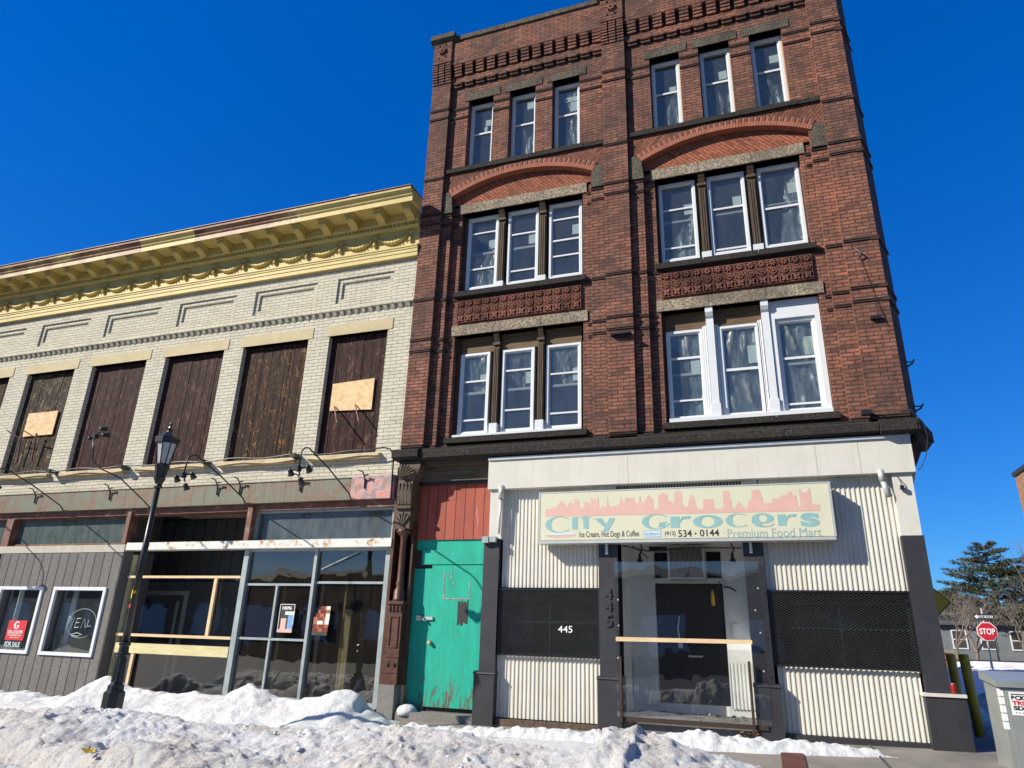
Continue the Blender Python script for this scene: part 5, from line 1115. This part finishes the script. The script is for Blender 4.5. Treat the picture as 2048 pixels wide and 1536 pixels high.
# ------------------------------------------------------------------ sign lamps on long swan necks
FL = [(-7.01, 0, 'floodlight cluster on a swan neck nearest the red brick building'), (-9.38, 0, 'floodlight cluster on a swan neck just right of the street lamp head'), (-11.78, 1, 'upturned floodlight cluster in front of the boarded window left of the street lamp'), (-14.18, 0, 'floodlight cluster on a swan neck above the grey panelled wall'), (-16.55, 0, 'floodlight cluster on a swan neck at the far left end of the copper band')]
for x, upt, lab in FL:
    t = thing('floodlight_cluster', (x, -.04, 3.45), lab, 'floodlight', 'sign floodlights along the copper band')
    if upt: path = [(x, -.05, 3.43), (x, -.20, 3.52), (x, -.9, 3.86), (x, -1.35, 3.93), (x-.02, -1.55, 4.05), (x-.05, -1.62, 4.45)]; hz = 4.5; hy = -1.62
    else: path = [(x, -.05, 3.43), (x, -.14, 3.52), (x, -.9, 3.83), (x, -1.5, 4.02), (x, -1.60, 4.0), (x, -1.68, 3.92), (x, -1.70, 3.66)]; hz = 3.62; hy = -1.7
    MB().tube(path, .013, 8).build('swan_neck', 'blackmetal', t, True)
    sg = 1 if upt else -1
    m = MB(); m.lathe([(.03, -.05), (.05, -.04), (.05, .04), (.03, .05)], (x, hy, hz), 10); m.build('junction_box', 'blackmetal', t)
    for k, (dx, dy, dz) in enumerate(((-.20, .02, -.03), (.19, .03, .02), (.0, .10, -.19 if not upt else .2))):
        m = MB(); c = Vector((x, hy, hz)); e = c+Vector((dx, dy, dz))*.55; f = c+Vector((dx, dy, dz))*.85; d = Vector((dx*.25, .6, -.75 if not upt else .2)).normalized()
        m.tube([c, e], .014, 6); m.tube([f-d*.04, f-d*.015, f+d*.03, f+d*.08], [.02, .038, .043, .056], 12)
        h = m.build('lamp_head', 'blackmetal', t, True)
        MB().tube([f+d*.079, f+d*.085], .05, 12).build('lens', 'frost', h)
# little iron hooks and stays on the copper band
for x in (-15.1, -12.92, -10.1, -9.55, -8.15, -6.75):
    m = MB(); m.tube([(x, -.05, 3.74), (x, -.16, 3.90), (x-.06, -.22, 3.93)], .012, 6); m.tube([(x, -.06, 3.62), (x, -.07, 3.80)], .016, 6); m.tube([(x, -.1, 3.85), (x+.09, -.12, 3.86)], .012, 6); m.build('iron_hook', 'blackmetal', YB)
m = MB(); path = [(-18.5, -.03, 4.20)]
for k in range(60):
    x = -18.5+k*.2; path.append((x, -.13, 4.315+.02*math.sin(k*.9)))
path += [(-6.55, -.13, 4.34), (-6.4, -.1, 4.36), (-6.28, -.08, 4.33), (-6.2, -.07, 4.2), (-6.18, -.07, 3.4)]
m.tube(path, .014, 6); m.build('conduit', 'blackmetal', YB, True)
for x in (-8.35, -10.55, -12.72, -14.8): B(x-.07, x+.05, -.16, .05, 4.28, 4.35).build('junction_box', 'blackmetal', YB)
m = MB(); m.lathe([(.50, 9.3), (.45, 10.42), (.50, 10.44), (.50, 10.50), (.47, 10.64), (.38, 10.76), (.22, 10.84), (.05, 10.86)], (-8.28, .95, 0), 28)
m.build('roof_vent_dome', 'vinyl', YB, True)

# ================================================================== street lamp in front
def street_lamp(name, x, y, z0, h, label, detail=True):
    t = thing(name, (x, y, z0), label, 'street lamp', 'black post-top street lamps')
    k = h/4.15; c = (x, y, z0); n = 12
    m = MB(); m.lathe([(.15*k, -.2), (.15*k, .17*k), (.12*k, .19*k), (.115*k, .23*k), (.115*k, .26*k), (.09*k, .28*k), (.08*k, .32*k)], c, 8, rot=math.pi/8)
    m.lathe([(.085*k, .31*k), (.068*k, .66*k)], c, 24, .12); m.lathe([(.07*k, .65*k), (.095*k, .67*k), (.095*k, .69*k), (.07*k, .71*k), (.065*k, .79*k), (.08*k, .81*k), (.08*k, .83*k), (.055*k, .85*k)], c, 24)
    m.build('base', 'blackmetal', t)
    MB().lathe([(.054*k, .84*k), (.040*k, 3.18*k)], c, 14).build('pole', 'blackmetal', t, True)
    m = MB(); m.lathe([(.05*k, 3.14*k), (.065*k, 3.16*k), (.05*k, 3.2*k), (.075*k, 3.26*k), (.09*k, 3.30*k), (.05*k, 3.3*k)], c, 16)
    m.lathe([(.075*k, 3.31*k), (.10*k, 3.44*k), (.108*k, 3.47*k), (.116*k, 3.50*k), (.104*k, 3.52*k)], c, 16, .1); m.build('fitter', 'blackmetal', t)
    g = MB().lathe([(.096*k, 3.53*k), (.156*k, 3.86*k)], c, 8, rot=math.pi/8).build('lantern_glass', 'frost', t)
    m = MB()
    for q in range(8):
        a = math.pi/8+2*math.pi*q/8; m.tube([(x+.099*k*math.cos(a), y+.099*k*math.sin(a), z0+3.52*k), (x+.16*k*math.cos(a), y+.16*k*math.sin(a), z0+3.87*k)], .009*k, 5)
    m.build('lantern_ribs', 'blackmetal', g)
    m = MB(); m.lathe([(.16*k, 3.86*k), (.19*k, 3.87*k), (.19*k, 3.90*k), (.20*k, 3.91*k), (.20*k, 3.94*k), (.178*k, 3.965*k), (.075*k, 4.05*k), (.05*k, 4.06*k), (.04*k, 4.08*k), (.055*k, 4.11*k), (.03*k, 4.13*k), (.02*k, 4.16*k), (.03*k, 4.19*k), (.006*k, 4.24*k), (.004*k, 4.30*k)], c, 8, rot=math.pi/8)
    m.build('cap', 'blackmetal', t); return t
LP = street_lamp('street_lamp', -8.52, -3.0, .10, 3.95, 'black lantern street lamp standing in the snow before the boarded shopfront')
m = MB()
def on_pole(u, w, a0, a1, z0, z1, r=.053): a = a0+(a1-a0)*u; return (-8.52+r*math.cos(a), -3.0+r*math.sin(a), z0+(z1-z0)*w)
text('number_tag', '9', 0, 1, 0, 1, 0, 'leafy', LP, bold=.03, rot=lambda u, w: on_pole(u, w, -1.35, -.6, 1.50, 1.60))
for k in range(6): a0 = -2.1+.08*k; m.quad(on_pole(0, 0, a0, a0+.08, 1.49, 1.61), on_pole(1, 0, a0, a0+.08, 1.49, 1.61), on_pole(1, 1, a0, a0+.08, 1.49, 1.61), on_pole(0, 1, a0, a0+.08, 1.49, 1.61))
m.build('yellow_tag', 'leafy', LP)
m = MB()
for k in range(10): a0 = -2.1+.08*k; m.quad(on_pole(0, 0, a0, a0+.08, 1.36, 1.40), on_pole(1, 0, a0, a0+.08, 1.36, 1.40), on_pole(1, 1, a0, a0+.08, 1.36, 1.41), on_pole(0, 1, a0, a0+.08, 1.36, 1.41))
m.build('red_tape', 'red', LP)

# ================================================================== right-hand corner: cabinet, bollards, signs
CB = thing('utility_cabinet', (2.85, -1.1, -.1), 'pale galvanised utility cabinet with stickers standing at the street corner', 'cabinet')
x0, x1, y0, y1 = 2.335, 3.45, -1.45, -.85; zt = .84
m = MB(); m.hexa([(x0, y0, -.3), (x1, y0, -.3), (x1, y1, -.3), (x0, y1, -.3), (x0, y0, zt), (x1, y0, zt), (x1, y1, zt+.06), (x0, y1, zt+.06)]); m.build('body', 'galv', CB)
m = MB(); m.hexa([(x0-.03, y0-.035, zt-.06), (x1+.03, y0-.035, zt-.06), (x1+.03, y1+.03, zt-.0), (x0-.03, y1+.03, zt-.0), (x0-.03, y0-.035, zt+.0), (x1+.03, y0-.035, zt+.0), (x1+.03, y1+.03, zt+.09), (x0-.03, y1+.03, zt+.09)]); m.build('lid', 'galv', CB)
m = MB(); m.box(x0+.05, x1-.05, y0-.012, y0-.001, -.25, zt-.09); dr = m.build('door', 'galv', CB)
m = MB(); m.hexa([(x0+.18, y0-.04, .10), (x0+.215, y0-.04, .10), (x0+.215, y0-.012, .10), (x0+.18, y0-.012, .10), (x0+.15, y0-.04, .30), (x0+.19, y0-.04, .30), (x0+.19, y0-.012, .30), (x0+.15, y0-.012, .30)]); m.build('handle', 'alu', dr)
m = MB(); m.box(x0+.075, x0+.30, y0-.016, y0-.0125, .505, .735); st = m.build('sticker', 'white', dr)
text('lettering', 'BCKT', x0+.09, x0+.255, .655, .70, y0-.018, 'ink', st, bold=.05); text('lettering', 'TRSH', x0+.09, x0+.265, .605, .648, y0-.018, 'red', st, bold=.05); text('lettering', 'SDIO', x0+.095, x0+.275, .555, .598, y0-.018, 'ink', st, bold=.05)
m = MB()
for k in range(5): m.box(x0+.11+k*.03, x0+.12+k*.03, y0-.018, y0-.0165, .525, .535)
m.box(x0+.09, x0+.26, y0-.018, y0-.0165, .708, .718); m.build('lettering', 'ink', st)
m = MB()
for k in range(5): m.box(x0-.002, x0-.0005, y0+.01, y0+.10, .36+k*.082, .43+k*.082); m.box(x0, x0+.03, y0-.003, y0-.0005, .36+k*.082, .43+k*.082)
m.build('label_strip', 'white', CB)
for x, y, b, tp, lab in ((3.03, 3.1, -.12, 1.10, 'leaning yellow bollard nearer the utility cabinet, the front one of the pair'), (3.0, 3.9, -.12, 1.09, 'yellow bollard partly hidden behind the black corner base, the rear one of the pair')):
    t = thing('bollard', (x, y, b), lab, 'bollard', 'yellow bollards at the corner')
    m = MB(); m.tube([(x+.03, y, b-.1), (x, y, tp-.01)], .075, 16); m.build('post', 'yellowsafe', t, True)
    m = MB(); m.tube([(x, y, tp-.012), (x, y, tp+.006)], [.075, .06], 16); m.build('cap', 'yellowsafe', t, True)
# warning sign half hidden by the building edge
def bolt(m, x, y, z): m.tube([(x, y, z), (x, y-.01, z)], .012, 6)
WS = thing('warning_sign', (3.33, 7.0, -.2), 'yellow diamond stop ahead sign half hidden behind the black corner pilaster', 'sign')
cx, cz, h = 3.30, 2.16, .52
m = MB(); m.prism([(cx, cz-h), (cx+h, cz), (cx, cz+h), (cx-h, cz)], 7.0, 7.01); pl = m.build('plate', 'ink', WS)
m = MB(); m.prism([(cx, cz-h+.03), (cx+h-.03, cz), (cx, cz+h-.03), (cx-h+.03, cz)], 6.994, 6.999); m.build('face', 'signyellow', WS)
octo = lambda cx, cz, r: [(cx+r*math.cos(math.pi/8+math.pi/4*k), cz+r*math.sin(math.pi/8+math.pi/4*k)) for k in range(8)]
m = MB(); m.prism(octo(cx, cz-.02, .215), 6.988, 6.993); m.build('octagon_border', 'white', WS); m = MB(); m.prism(octo(cx, cz-.02, .195), 6.982, 6.987); m.build('octagon', 'signred', WS)
m = MB(); m.prism([(cx-.04, cz+.22), (cx+.04, cz+.22), (cx+.04, cz+.30), (cx+.09, cz+.30), (cx, cz+.40), (cx-.09, cz+.30), (cx-.04, cz+.30)], 6.986, 6.992); m.build('arrow', 'ink', WS)
MB().tube([(cx, 7.05, -.3), (cx, 7.05, 2.9)], .03, 8).build('post', 'alu', WS)
# stop sign with one way plate
ST = thing('stop_sign', (9.1, 27, -.4), 'red STOP sign on a thin post with an arrow plate above, beyond the snow', 'sign')
cx, cz = 9.26, 2.10; MB().prism(octo(cx, cz, .42), 27.0, 27.01).build('border', 'white', ST); MB().prism(octo(cx, cz, .385), 26.985, 26.998).build('octagon', 'signred', ST)
text('lettering', 'STOP', cx-.30, cx+.30, cz-.13, cz+.13, 26.97, 'white', ST, bold=.03)
m = MB(); m.box(cx-.42, cx+.36, 26.99, 27.0, 2.60, 2.84); pl = m.build('arrow_plate', 'ink', ST); m = MB(); m.prism([(cx-.40, 2.72), (cx-.28, 2.62), (cx-.28, 2.67), (cx+.32, 2.67), (cx+.32, 2.77), (cx-.28, 2.77), (cx-.28, 2.82)], 26.975, 26.988); m.build('arrow', 'white', pl)
text('lettering', 'ONE WAY', cx-.24, cx+.30, 2.685, 2.755, 26.965, 'ink', pl, bold=.02)
m = MB(); m.tube([(cx-.05, 27.05, -.5), (cx-.05, 27.05, 3.1)], .035, 8); m.build('post', 'alu', ST)
street_lamp('street_lamp', 12.75, 40.0, 0.45, 3.2*1.0, 'small distant black street lamp rising behind the stop sign')

# ================================================================== snow
def interp(pts, x):
    if x <= pts[0][0]: return pts[0][1]
    for (a, za), (b, zb) in zip(pts[:-1], pts[1:]):
        if x <= b: t = (x-a)/(b-a); t = t*t*(3-2*t); return za+(zb-za)*t
    return pts[-1][1]
def fb(x, y, s, o=4, seed=0.0):
    v = 0; a = 1; f = s
    for k in range(o): v += a*noise.noise(Vector((x*f, y*f, seed+k*7.1))); a *= .5; f *= 2.05
    return v
def heightfield(name, x0, x1, y0, y1, nx, ny, zf, mat, label, floor):
    m = MB(); keep = []
    for i in range(nx+1):
        for j in range(ny+1):
            x = x0+(x1-x0)*i/nx; y = y0+(y1-y0)*j/ny
            z, dx, dy = zf(x, y); m.v.append((x+dx, y+dy, z)); keep.append(z > floor(x, y)-.05)
    for i in range(nx):
        for j in range(ny):
            a = i*(ny+1)+j; q = (a, a+ny+1, a+ny+2, a+1)
            if any(keep[k] for k in q): m.f.append(q); m.mi.append(0)
    o = m.build(name, mat, None, True); o['kind'] = 'stuff'; o['label'] = label; return o
# ploughed bank along the kerb: crest line heights
CY = -4.6
crest = [(-16, .12), (-11, .14), (-8.5, .17), (-7.7, .215), (-7.0, .265), (-6.5, .28), (-6.0, .25), (-5.6, .215), (-4.9, .235), (-4.16, .26), (-3.4, .32), (-2.7, .32), (-2.45, .27), (-1.85, .25), (-1.47, .26), (-1.42, .43), (-1.3, .46), (-1.2, .44), (-1.08, .48), (-1.02, .42), (-.81, .40), (-.67, .35), (-.46, .29), (-.22, .24), (0, .19), (.25, .08), (.5, -.2), (.9, -.5)]
def bank(x, y):
    c = interp(crest, x); d = y-CY
    big = .10*fb(x, y, .9, 3, 3.0); low = -.42
    if d < 0:
        w = 3.6-.45*max(0, x+5)*.8; w = max(w, .9); t = min(1, -d/w)
        z = c-(c-low)*(t**1.25)*1.02
        z += big*min(1, -d*1.2)*1.3-.17*math.exp(-((d+1.42+.12*math.sin(x*2.1))/.13)**2)*max(0, min(1, (x+7.6)*1.5))*max(0, min(1, (-4.4-x)*1.2))+.06*math.exp(-((d+1.15+.1*math.sin(x*2.1))/.2)**2)*max(0, min(1, (x+7.6)*1.5))*max(0, min(1, (-4.4-x)*1.2))
    else:
        t = min(1, d/.75); z = c-(c+.45)*(t**1.4)
    rough = .034*fb(x, y, 3.6, 4, 1.0)*(1 if d < -.1 else .5)+.032*abs(fb(x, y, 8.0, 4, 5.0))-.01+.014*fb(x, y, 22, 3, 15.0)+(.07*max(0, .35-abs(fb(x, y, 2.0, 3, 11.0))*1.8) if d < -.15 else 0)-.01
    return z+rough, .06*fb(x, y, 2.5, 3, 9.0), .08*fb(x, y, 2.2, 3, 12.0)
heightfield('snow_bank', -13.5, 1.0, -8.6, -3.7, 720, 240, bank, 'snowd', 'dirty lumpy snow bank ploughed up along the kerb', lambda x, y: -.46)
# clean ridge shovelled against the left shopfront
ridge = [(-19, .05), (-15, -.05), (-13.77, -.132), (-13.13, -.10), (-12.64, -.168), (-12.26, -.14), (-11.76, -.05), (-11.39, .22), (-11.21, .24), (-10.93, .13), (-10.54, .05), (-9.81, .03), (-9.2, .09), (-8.62, .03), (-8.43, .16), (-8.13, .26), (-7.86, .21), (-7.57, .09), (-7.21, .07), (-6.81, .12), (-6.5, .21), (-6.29, .235), (-6.1, .2), (-5.9, .0), (-5.7, -.12), (-5.3, -.28)]
def rdg(x, y):
    c = interp(ridge, x)+.03; d = y+.7; base = gz(x, y)-.06
    if d < 0: t = min(1, -d/1.15); z = c-(c-base)*(t**.9)
    else: t = min(1, d/.62); z = c-(c-base)*.9*t**1.6
    k = max(0, min(1, (c-base)*4))
    return z+(.05*fb(x, y, 1.8, 3, 4.0)+.026*fb(x, y, 6, 4, 2.0)+.014*abs(fb(x, y, 14, 3, 62.0)))*k, .05*fb(x, y, 2.5, 2, 19.0)*k, .10*fb(x, y, 1.6, 2, 22.0)*k
heightfield('snow_ridge', -19, -5.0, -2.1, -.02, 420, 70, rdg, 'snow', 'clean white snow heaped against the foot of the left shopfront', lambda x, y: gz(x, y))
thin = [(-5.7, -.02), (-5.0, .03), (-4.4, .02), (-3.6, .05), (-2.9, .07), (-2.2, .05), (-1.5, .06), (-.9, .12), (-.5, .08), (-.1, .06), (.3, .07), (.7, .05), (1.0, .02), (1.25, -.05)]
thinw = [(-5.7, .12), (-4.4, .16), (-3, .22), (-2, .28), (-1.2, .34), (-.4, .34), (.3, .24), (.9, .14), (1.25, .05)]
def thn(x, y):
    g = gz(x, y); w = interp(thinw, x)+.05*fb(x, 0, 3, 3, 8.0); yc = -.95+.02*x; d = abs(y-yc)/max(w, .02); h = interp(thin, x)+.09
    z = g-.06+(h+.05*fb(x, y, 7, 4, 6.0))*max(0, 1-d*d)**.6 if d < 1 else g-.08
    return z, .0, .0
heightfield('snow_strip', -5.7, 1.3, -1.5, -.5, 330, 50, thn, 'snow', 'thin crumbly line of snow along the foot of the white shopfront', lambda x, y: gz(x, y)-.0)
# packed icy snow on the pavement between the ridges
def flat(x, y):
    g = gz(x, y)+.012; k = .5+.5*math.tanh((-1.2-x)*2.0+fb(x, y, 1.2, 3, 33)*2.5)
    k *= min(1, max(0, (-1.62-y)/.12)) if x < -5.3 else min(1, max(0, (-1.32-y)/.1))
    return g-.06+.075*k+.02*fb(x, y, 5, 4, 40.0)*k, 0, 0
heightfield('trampled_snow', -18, .6, -4.1, -1.1, 300, 60, flat, 'snow', 'trampled snow covering the pavement behind the ploughed bank', lambda x, y: gz(x, y))
m = MB(); m.lathe([(.17, -.04), (.165, .03), (.13, .08), (.06, .11), (.01, .115)], (-5.60, .05, -.04), 18); tag(origin(m.build('snow_lump', 'snow', None, True), (-5.6, .05, -.05)), 'small rounded lump of snow on the stone step of the teal door', 'snow lump')
m = MB(); rnd = random.Random(9)
for k in range(14):
    a = rnd.random()*6.28; r = .02+.05*rnd.random(); x = -5.52+.1*rnd.random(); y = -6.03+.06*rnd.random(); z = .10+.02*rnd.random()
    m.quad((x, y, z), (x+r*math.cos(a), y+r*.5*math.sin(a), z+.015*rnd.random()), (x+r*math.cos(a+.9), y+r*.5*math.sin(a+.9), z+.03), (x+r*.4*math.cos(a+1.6), y, z+.02))
tag(origin(m.build('yellow_wrapper', 'leafy'), (-5.5, -6.0, .1)), 'crumpled bright yellow wrapper lying in the dirty snow bank', 'litter')

# ================================================================== background to the right
def snowf(x, y):
    c = -.12+.55*math.exp(-((y-24-.2*x)/3.5)**2)+.9*math.exp(-((y-34)/5)**2)*min(1, max(0, (x-6)/4)) if y > 10 else -.12
    e = max(0, min(1, (x-3.15)/.3))*(1 if y > 1.8 else max(0, (y-.4)/1.4))
    return -.30+(c+.30+.10*fb(x, y, 1.3, 4, 50.0)+.10*math.exp(-((x-3.9)/.5)**2))*e, 0, 0
heightfield('side_street_snow', 2.9, 40, .3, 46, 190, 190, snowf, 'snow', 'shaded and sunlit snow heaps along the side street', lambda x, y: -.24)
def lump(x, y, z, r, seed):
    m = MB(); n = 14
    for i in range(n+1):
        for j in range(n+1):
            th = math.pi*i/n*.5; ph = 2*math.pi*j/n; rr = r*(1+.25*noise.noise(Vector((math.cos(ph)*1.5+seed, math.sin(ph)*1.5, th*2))))
            m.v.append((x+rr*math.sin(th)*math.cos(ph)*1.2, y+rr*math.sin(th)*math.sin(ph), z+rr*.8*math.cos(th)))
    for i in range(n):
        for j in range(n): a = i*(n+1)+j; m.f.append((a, a+n+1, a+n+2, a+1)); m.mi.append(0)
    return m.build('snow_boulder', 'snow', None, True)
for k, (x, y, r) in enumerate(((3.55, 5.5, .33), (3.75, 4.2, .26), (3.6, 6.6, .42), (4.6, 8.5, .6))):
    o = lump(x, y, -.18, r, k*3.1); origin(o, (x, y, -.18)); tag(o, ['largest near snow boulder beside the yellow bollards', 'small snow boulder just right of the front yellow bollard', 'snow boulder behind the yellow bollards', 'broad snow boulder further up the shaded side street'][k], 'snow boulder')
# houses
def house(name, x0, x1, y, z0, zw, ridge_h, mat, roofm, wins, label, cat='house', depth=9, gable=True):
    t = thing(name, ((x0+x1)/2, y, z0), label, cat)
    MB().box(x0, x1, y, y+depth, z0, zw).build('wall', mat, t)
    if ridge_h:
        m = MB(); m.prof([(y-.4, zw-.1), (y+depth/2, zw+ridge_h), (y+depth+.4, zw-.1), (y+depth+.4, zw-.25), (y-.4, zw-.25)], x0-.4, x1+.4); m.build('roof', roofm, t)
    else: B(x0-.1, x1+.1, y-.12, y+depth+.1, zw, zw+.25).build('roof', roofm, t)
    for a, b, c, d in wins:
        m = MB(); m.box(a-.1, b+.1, y-.06, y-.01, c-.1, c); m.box(a-.1, b+.1, y-.06, y-.01, d, d+.1); m.box(a-.1, a, y-.06, y-.01, c, d); m.box(b, b+.1, y-.06, y-.01, c, d); m.box(a, b, y-.05, y-.02, (c+d)/2-.04, (c+d)/2+.04)
        w = m.build('window', 'vinyl', t); MB().box(a, b, y-.035, y-.03, c, d).build('pane', 'interior', w)
    return t
house('grey_house', 13.5, 20.5, 58, -.3, 3.6, 1.1, 'sidingg', 'roofgrey', [(14.3, 15.2, 1.6, 2.9), (16.3, 17.2, 1.6, 2.9), (18.4, 19.3, 1.6, 2.9)], 'distant grey sided house with white window trim behind the bare trees')
house('tan_house', 20.9, 30, 56, -.3, 4.9, 0, 'sidingt', 'vinyl', [(21.6, 22.6, 1.6, 3.3), (23.6, 24.6, 1.6, 3.3), (25.8, 27, 1.6, 3.3)], 'distant tan house with a white cornice at the right edge behind the pine')
house('white_house', 24, 34, 75, -.3, 3.6, 1.6, 'vinyl', 'roofgrey', [(25, 26, 1.5, 3), (28, 29, 1.5, 3), (31, 32, 1.5, 3)], 'pale distant house furthest back on the right')
FBt = thing('orange_brick_building', (22.0, 27, -.3), 'orange brick building corner jutting into the sky at the right edge', 'building')
B(14.07, 30, 20, 35, -.3, 10.7).build('wall', 'farbrick', FBt); B(13.97, 30.1, 19.9, 35.1, 10.7, 10.93).build('coping', 'ink', FBt)
# pines
def pine(x, y, z0, h, rad, seed, label):
    rnd = random.Random(seed); t = thing('pine_tree', (x, y, z0), label, 'tree', 'pines beyond the side street')
    m = MB(); m.tube([(x, y, z0), (x+.1, y, z0+h*.5), (x-.05, y, z0+h*.97)], [.34, .2, .03], 8)
    n = MB(); zb = z0+h*.30; k = 0
    while zb < z0+h*.985:
        f = (zb-z0)/h; env = rad*(1-((f-.30)/.70)**1.7)*.92+.5
        for q in range(rnd.randint(3, 5)):
            a = rnd.random()*6.283; L_ = env*(.45+.62*rnd.random()); tip = Vector((x+L_*math.cos(a), y+L_*math.sin(a), zb+.16*L_*(.5+rnd.random()*.9))); b0 = Vector((x, y, zb)); mid = (b0+tip)/2+Vector((0, 0, -.05*L_))
            m.tube([b0, mid, tip], [.06, .04, .012], 5, False)
            steps = int(L_*3.2)+3
            for s_ in range(steps):
                u = .30+.70*(s_+rnd.random())/steps; c = b0.lerp(tip, u); c.z += -.05*L_*4*u*(1-u)*.5
                for side in range(3):
                    w = (1-abs(u-.62)*1.3)*L_*.28+.10; d = Vector((-math.sin(a), math.cos(a), 0))*(rnd.random()*2-1)*w; cc = c+d+Vector((0, 0, .06+rnd.random()*.10))
                    for nn in range(7):
                        v = Vector((rnd.gauss(0, 1), rnd.gauss(0, 1), rnd.gauss(.25, .55))).normalized()*(.20+.14*rnd.random()); p = Vector((rnd.gauss(0, 1), rnd.gauss(0, 1), rnd.gauss(0, .5))).normalized()*.045; o_ = cc+Vector((rnd.gauss(0, .08), rnd.gauss(0, .08), rnd.gauss(0, .04)))
                        n.quad(o_-p, o_+p, o_+v)
        zb += (.21+.15*rnd.random())*h/10.5
    m.build('trunk', 'bark', t); n.build('crown', 'needle', t)
pine(18.35, 60, -.3, 10.6, 5.8, 4, 'tall dark pine with layered level branches, the nearer one beyond the stop sign')
pine(22.8, 63, -.3, 9.8, 5.4, 8, 'second dark pine reaching in from the right edge')
pine(16.0, 66, -.3, 7.0, 3.6, 12, 'lower yellowish pine on the left flank of the tall pine')
def bare(x, y, z0, h, seed, label, spread=.55, thick=.10, depth=5):
    rnd = random.Random(seed); t = thing('bare_tree', (x, y, z0), label, 'tree', 'leafless trees beyond the side street')
    m = MB(); tw = MB()
    def grow(p, d, l, r, k):
        e = p+d*l; mid = (p+e)/2+Vector((rnd.gauss(0, .04), rnd.gauss(0, .04), 0))*l; (m if k < 2 else tw).tube([p, mid, e], [r, r*.85, r*.65], 5 if k < 2 else 3, False)
        if k >= depth: return
        for q in range(rnd.choice((2, 3, 3))):
            nd = (d+Vector((rnd.gauss(0, spread), rnd.gauss(0, spread), rnd.gauss(.12, .3)))).normalized(); grow(e, nd, l*(.62+.2*rnd.random()), r*.58, k+1)
    grow(Vector((x, y, z0)), Vector((.05, 0, 1)).normalized(), h*.30, thick, 0)
    m.build('trunk', 'bark', t); tw.build('crown', 'twig', t)
bare(10.6, 40, -.3, 6.0, 3, 'small many branched leafless tree left of the stop sign', .6, .12)
bare(12.1, 42, -.3, 5.0, 5, 'pale leafless tree behind the stop sign, nearest the grey house', .45, .13)
bare(16.4, 45, -.3, 8.2, 6, 'leafless tree with reddish trunk before the pine trunk', .5, .16, 6)
bare(11.6, 60, -.3, 7.6, 9, 'thin leafless tree behind the yellow warning sign', .5, .10, 6)
bare(13.8, 50, -.3, 6.0, 21, 'grey leafless tree standing before the grey house', .6, .12, 6)
bare(14.9, 43, -.3, 5.4, 27, 'low spreading leafless tree right of the stop sign', .65, .12, 6)
bare(19.0, 46, -.3, 7.2, 11, 'leafless tree at the far right edge before the tan house', .5, .14, 6)
# fence rail on the far snow and brick pier
FN = thing('metal_fence', (11, 33, 0), 'thin black railing on the snow beneath the stop sign', 'fence')
m = MB(); m.tube([(8.0, 30, .85), (24, 34, .85)], .03, 5); m.tube([(8.0, 30, .45), (24, 34, .45)], .02, 5); m.build('rail', 'blackmetal', FN)
for k in range(9): MB().tube([(8+2*k, 30+.5*k, -.3), (8+2*k, 30+.5*k, .9)], .03, 5).build('fence_post', 'blackmetal', FN)
m = MB(); m.box(7.6, 8.5, 30.6, 31.4, -.3, 1.15); t = thing('brick_pier', (8.05, 31, -.3), 'low red brick pier beyond the rear bollard', 'pier'); m.build('shaft', 'farbrick', t); B(7.52, 8.58, 30.5, 31.5, 1.15, 1.3).build('cap', 'stone', t)
# low building and trees across the road, mirrored in the shop windows
OP = thing('opposite_building', (-14, -34, -.5), 'low brick building across the road, seen only as a reflection in the shop windows', 'building')
m = MB(); m.box(-95, 30, -42, -34, -.6, 5.0); m.build('wall', 'brick_side', OP); m = MB(); m.prof([(-33.6, 5.0), (-36, 5.6), (-40, 5.9), (-44, 5.6), (-44, 5.0)], -95.5, 30.5); m.build('roof', 'roofgrey', OP)
for k in range(22): B(-87+k*5, -84.5+k*5, -34.1, -33.9, .6, 2.8).build('window', 'vinyl', OP)
# broken snow and ice chunks thrown on the bank, and litter on the shop step
m = MB(); rnd = random.Random(17)
for k in range(260):
    x = -12+12.6*rnd.random(); y = CY-.05-2.6*rnd.random()**1.3; z = bank(x, y)[0]+.004; r = .010+.032*rnd.random()**2.5; vs = []
    for a in range(2):
        for q in range(5):
            an = q*1.2566+rnd.gauss(0, .25); rr = r*(1.1-.5*a)*(.7+.5*rnd.random()); vs.append((x+rr*math.cos(an), y+rr*math.sin(an), z-.01+a*r*(.7+.4*rnd.random())))
    i = len(m.v); m.v += vs; m.f.append((i+5, i+6, i+7, i+8, i+9)); m.mi.append(0)
    for q in range(5): m.f.append((i+q, i+(q+1) % 5, i+5+(q+1) % 5, i+5+q)); m.mi.append(0)
o = m.build('snow_chunks', 'snow'); o['kind'] = 'stuff'; o['label'] = 'broken chunks of snow and ice scattered over the ploughed bank'
m = MB()
for k in range(34):
    x = -2.0+1.6*rnd.random(); y = .1+.75*rnd.random(); a = rnd.random()*6; w = .02+.05*rnd.random()**2; z = .122
    m.hexa([(x+w*math.cos(a+q*1.57), y+w*math.sin(a+q*1.57), z) for q in range(4)]+[(x+.7*w*math.cos(a+q*1.57), y+.7*w*math.sin(a+q*1.57), z+w*(.3+.4*rnd.random())) for q in range(4)])
o = m.build('step_debris', 'stone'); o['kind'] = 'stuff'; o['label'] = 'grey rubble and litter lying on the shop step behind the clear sheet'
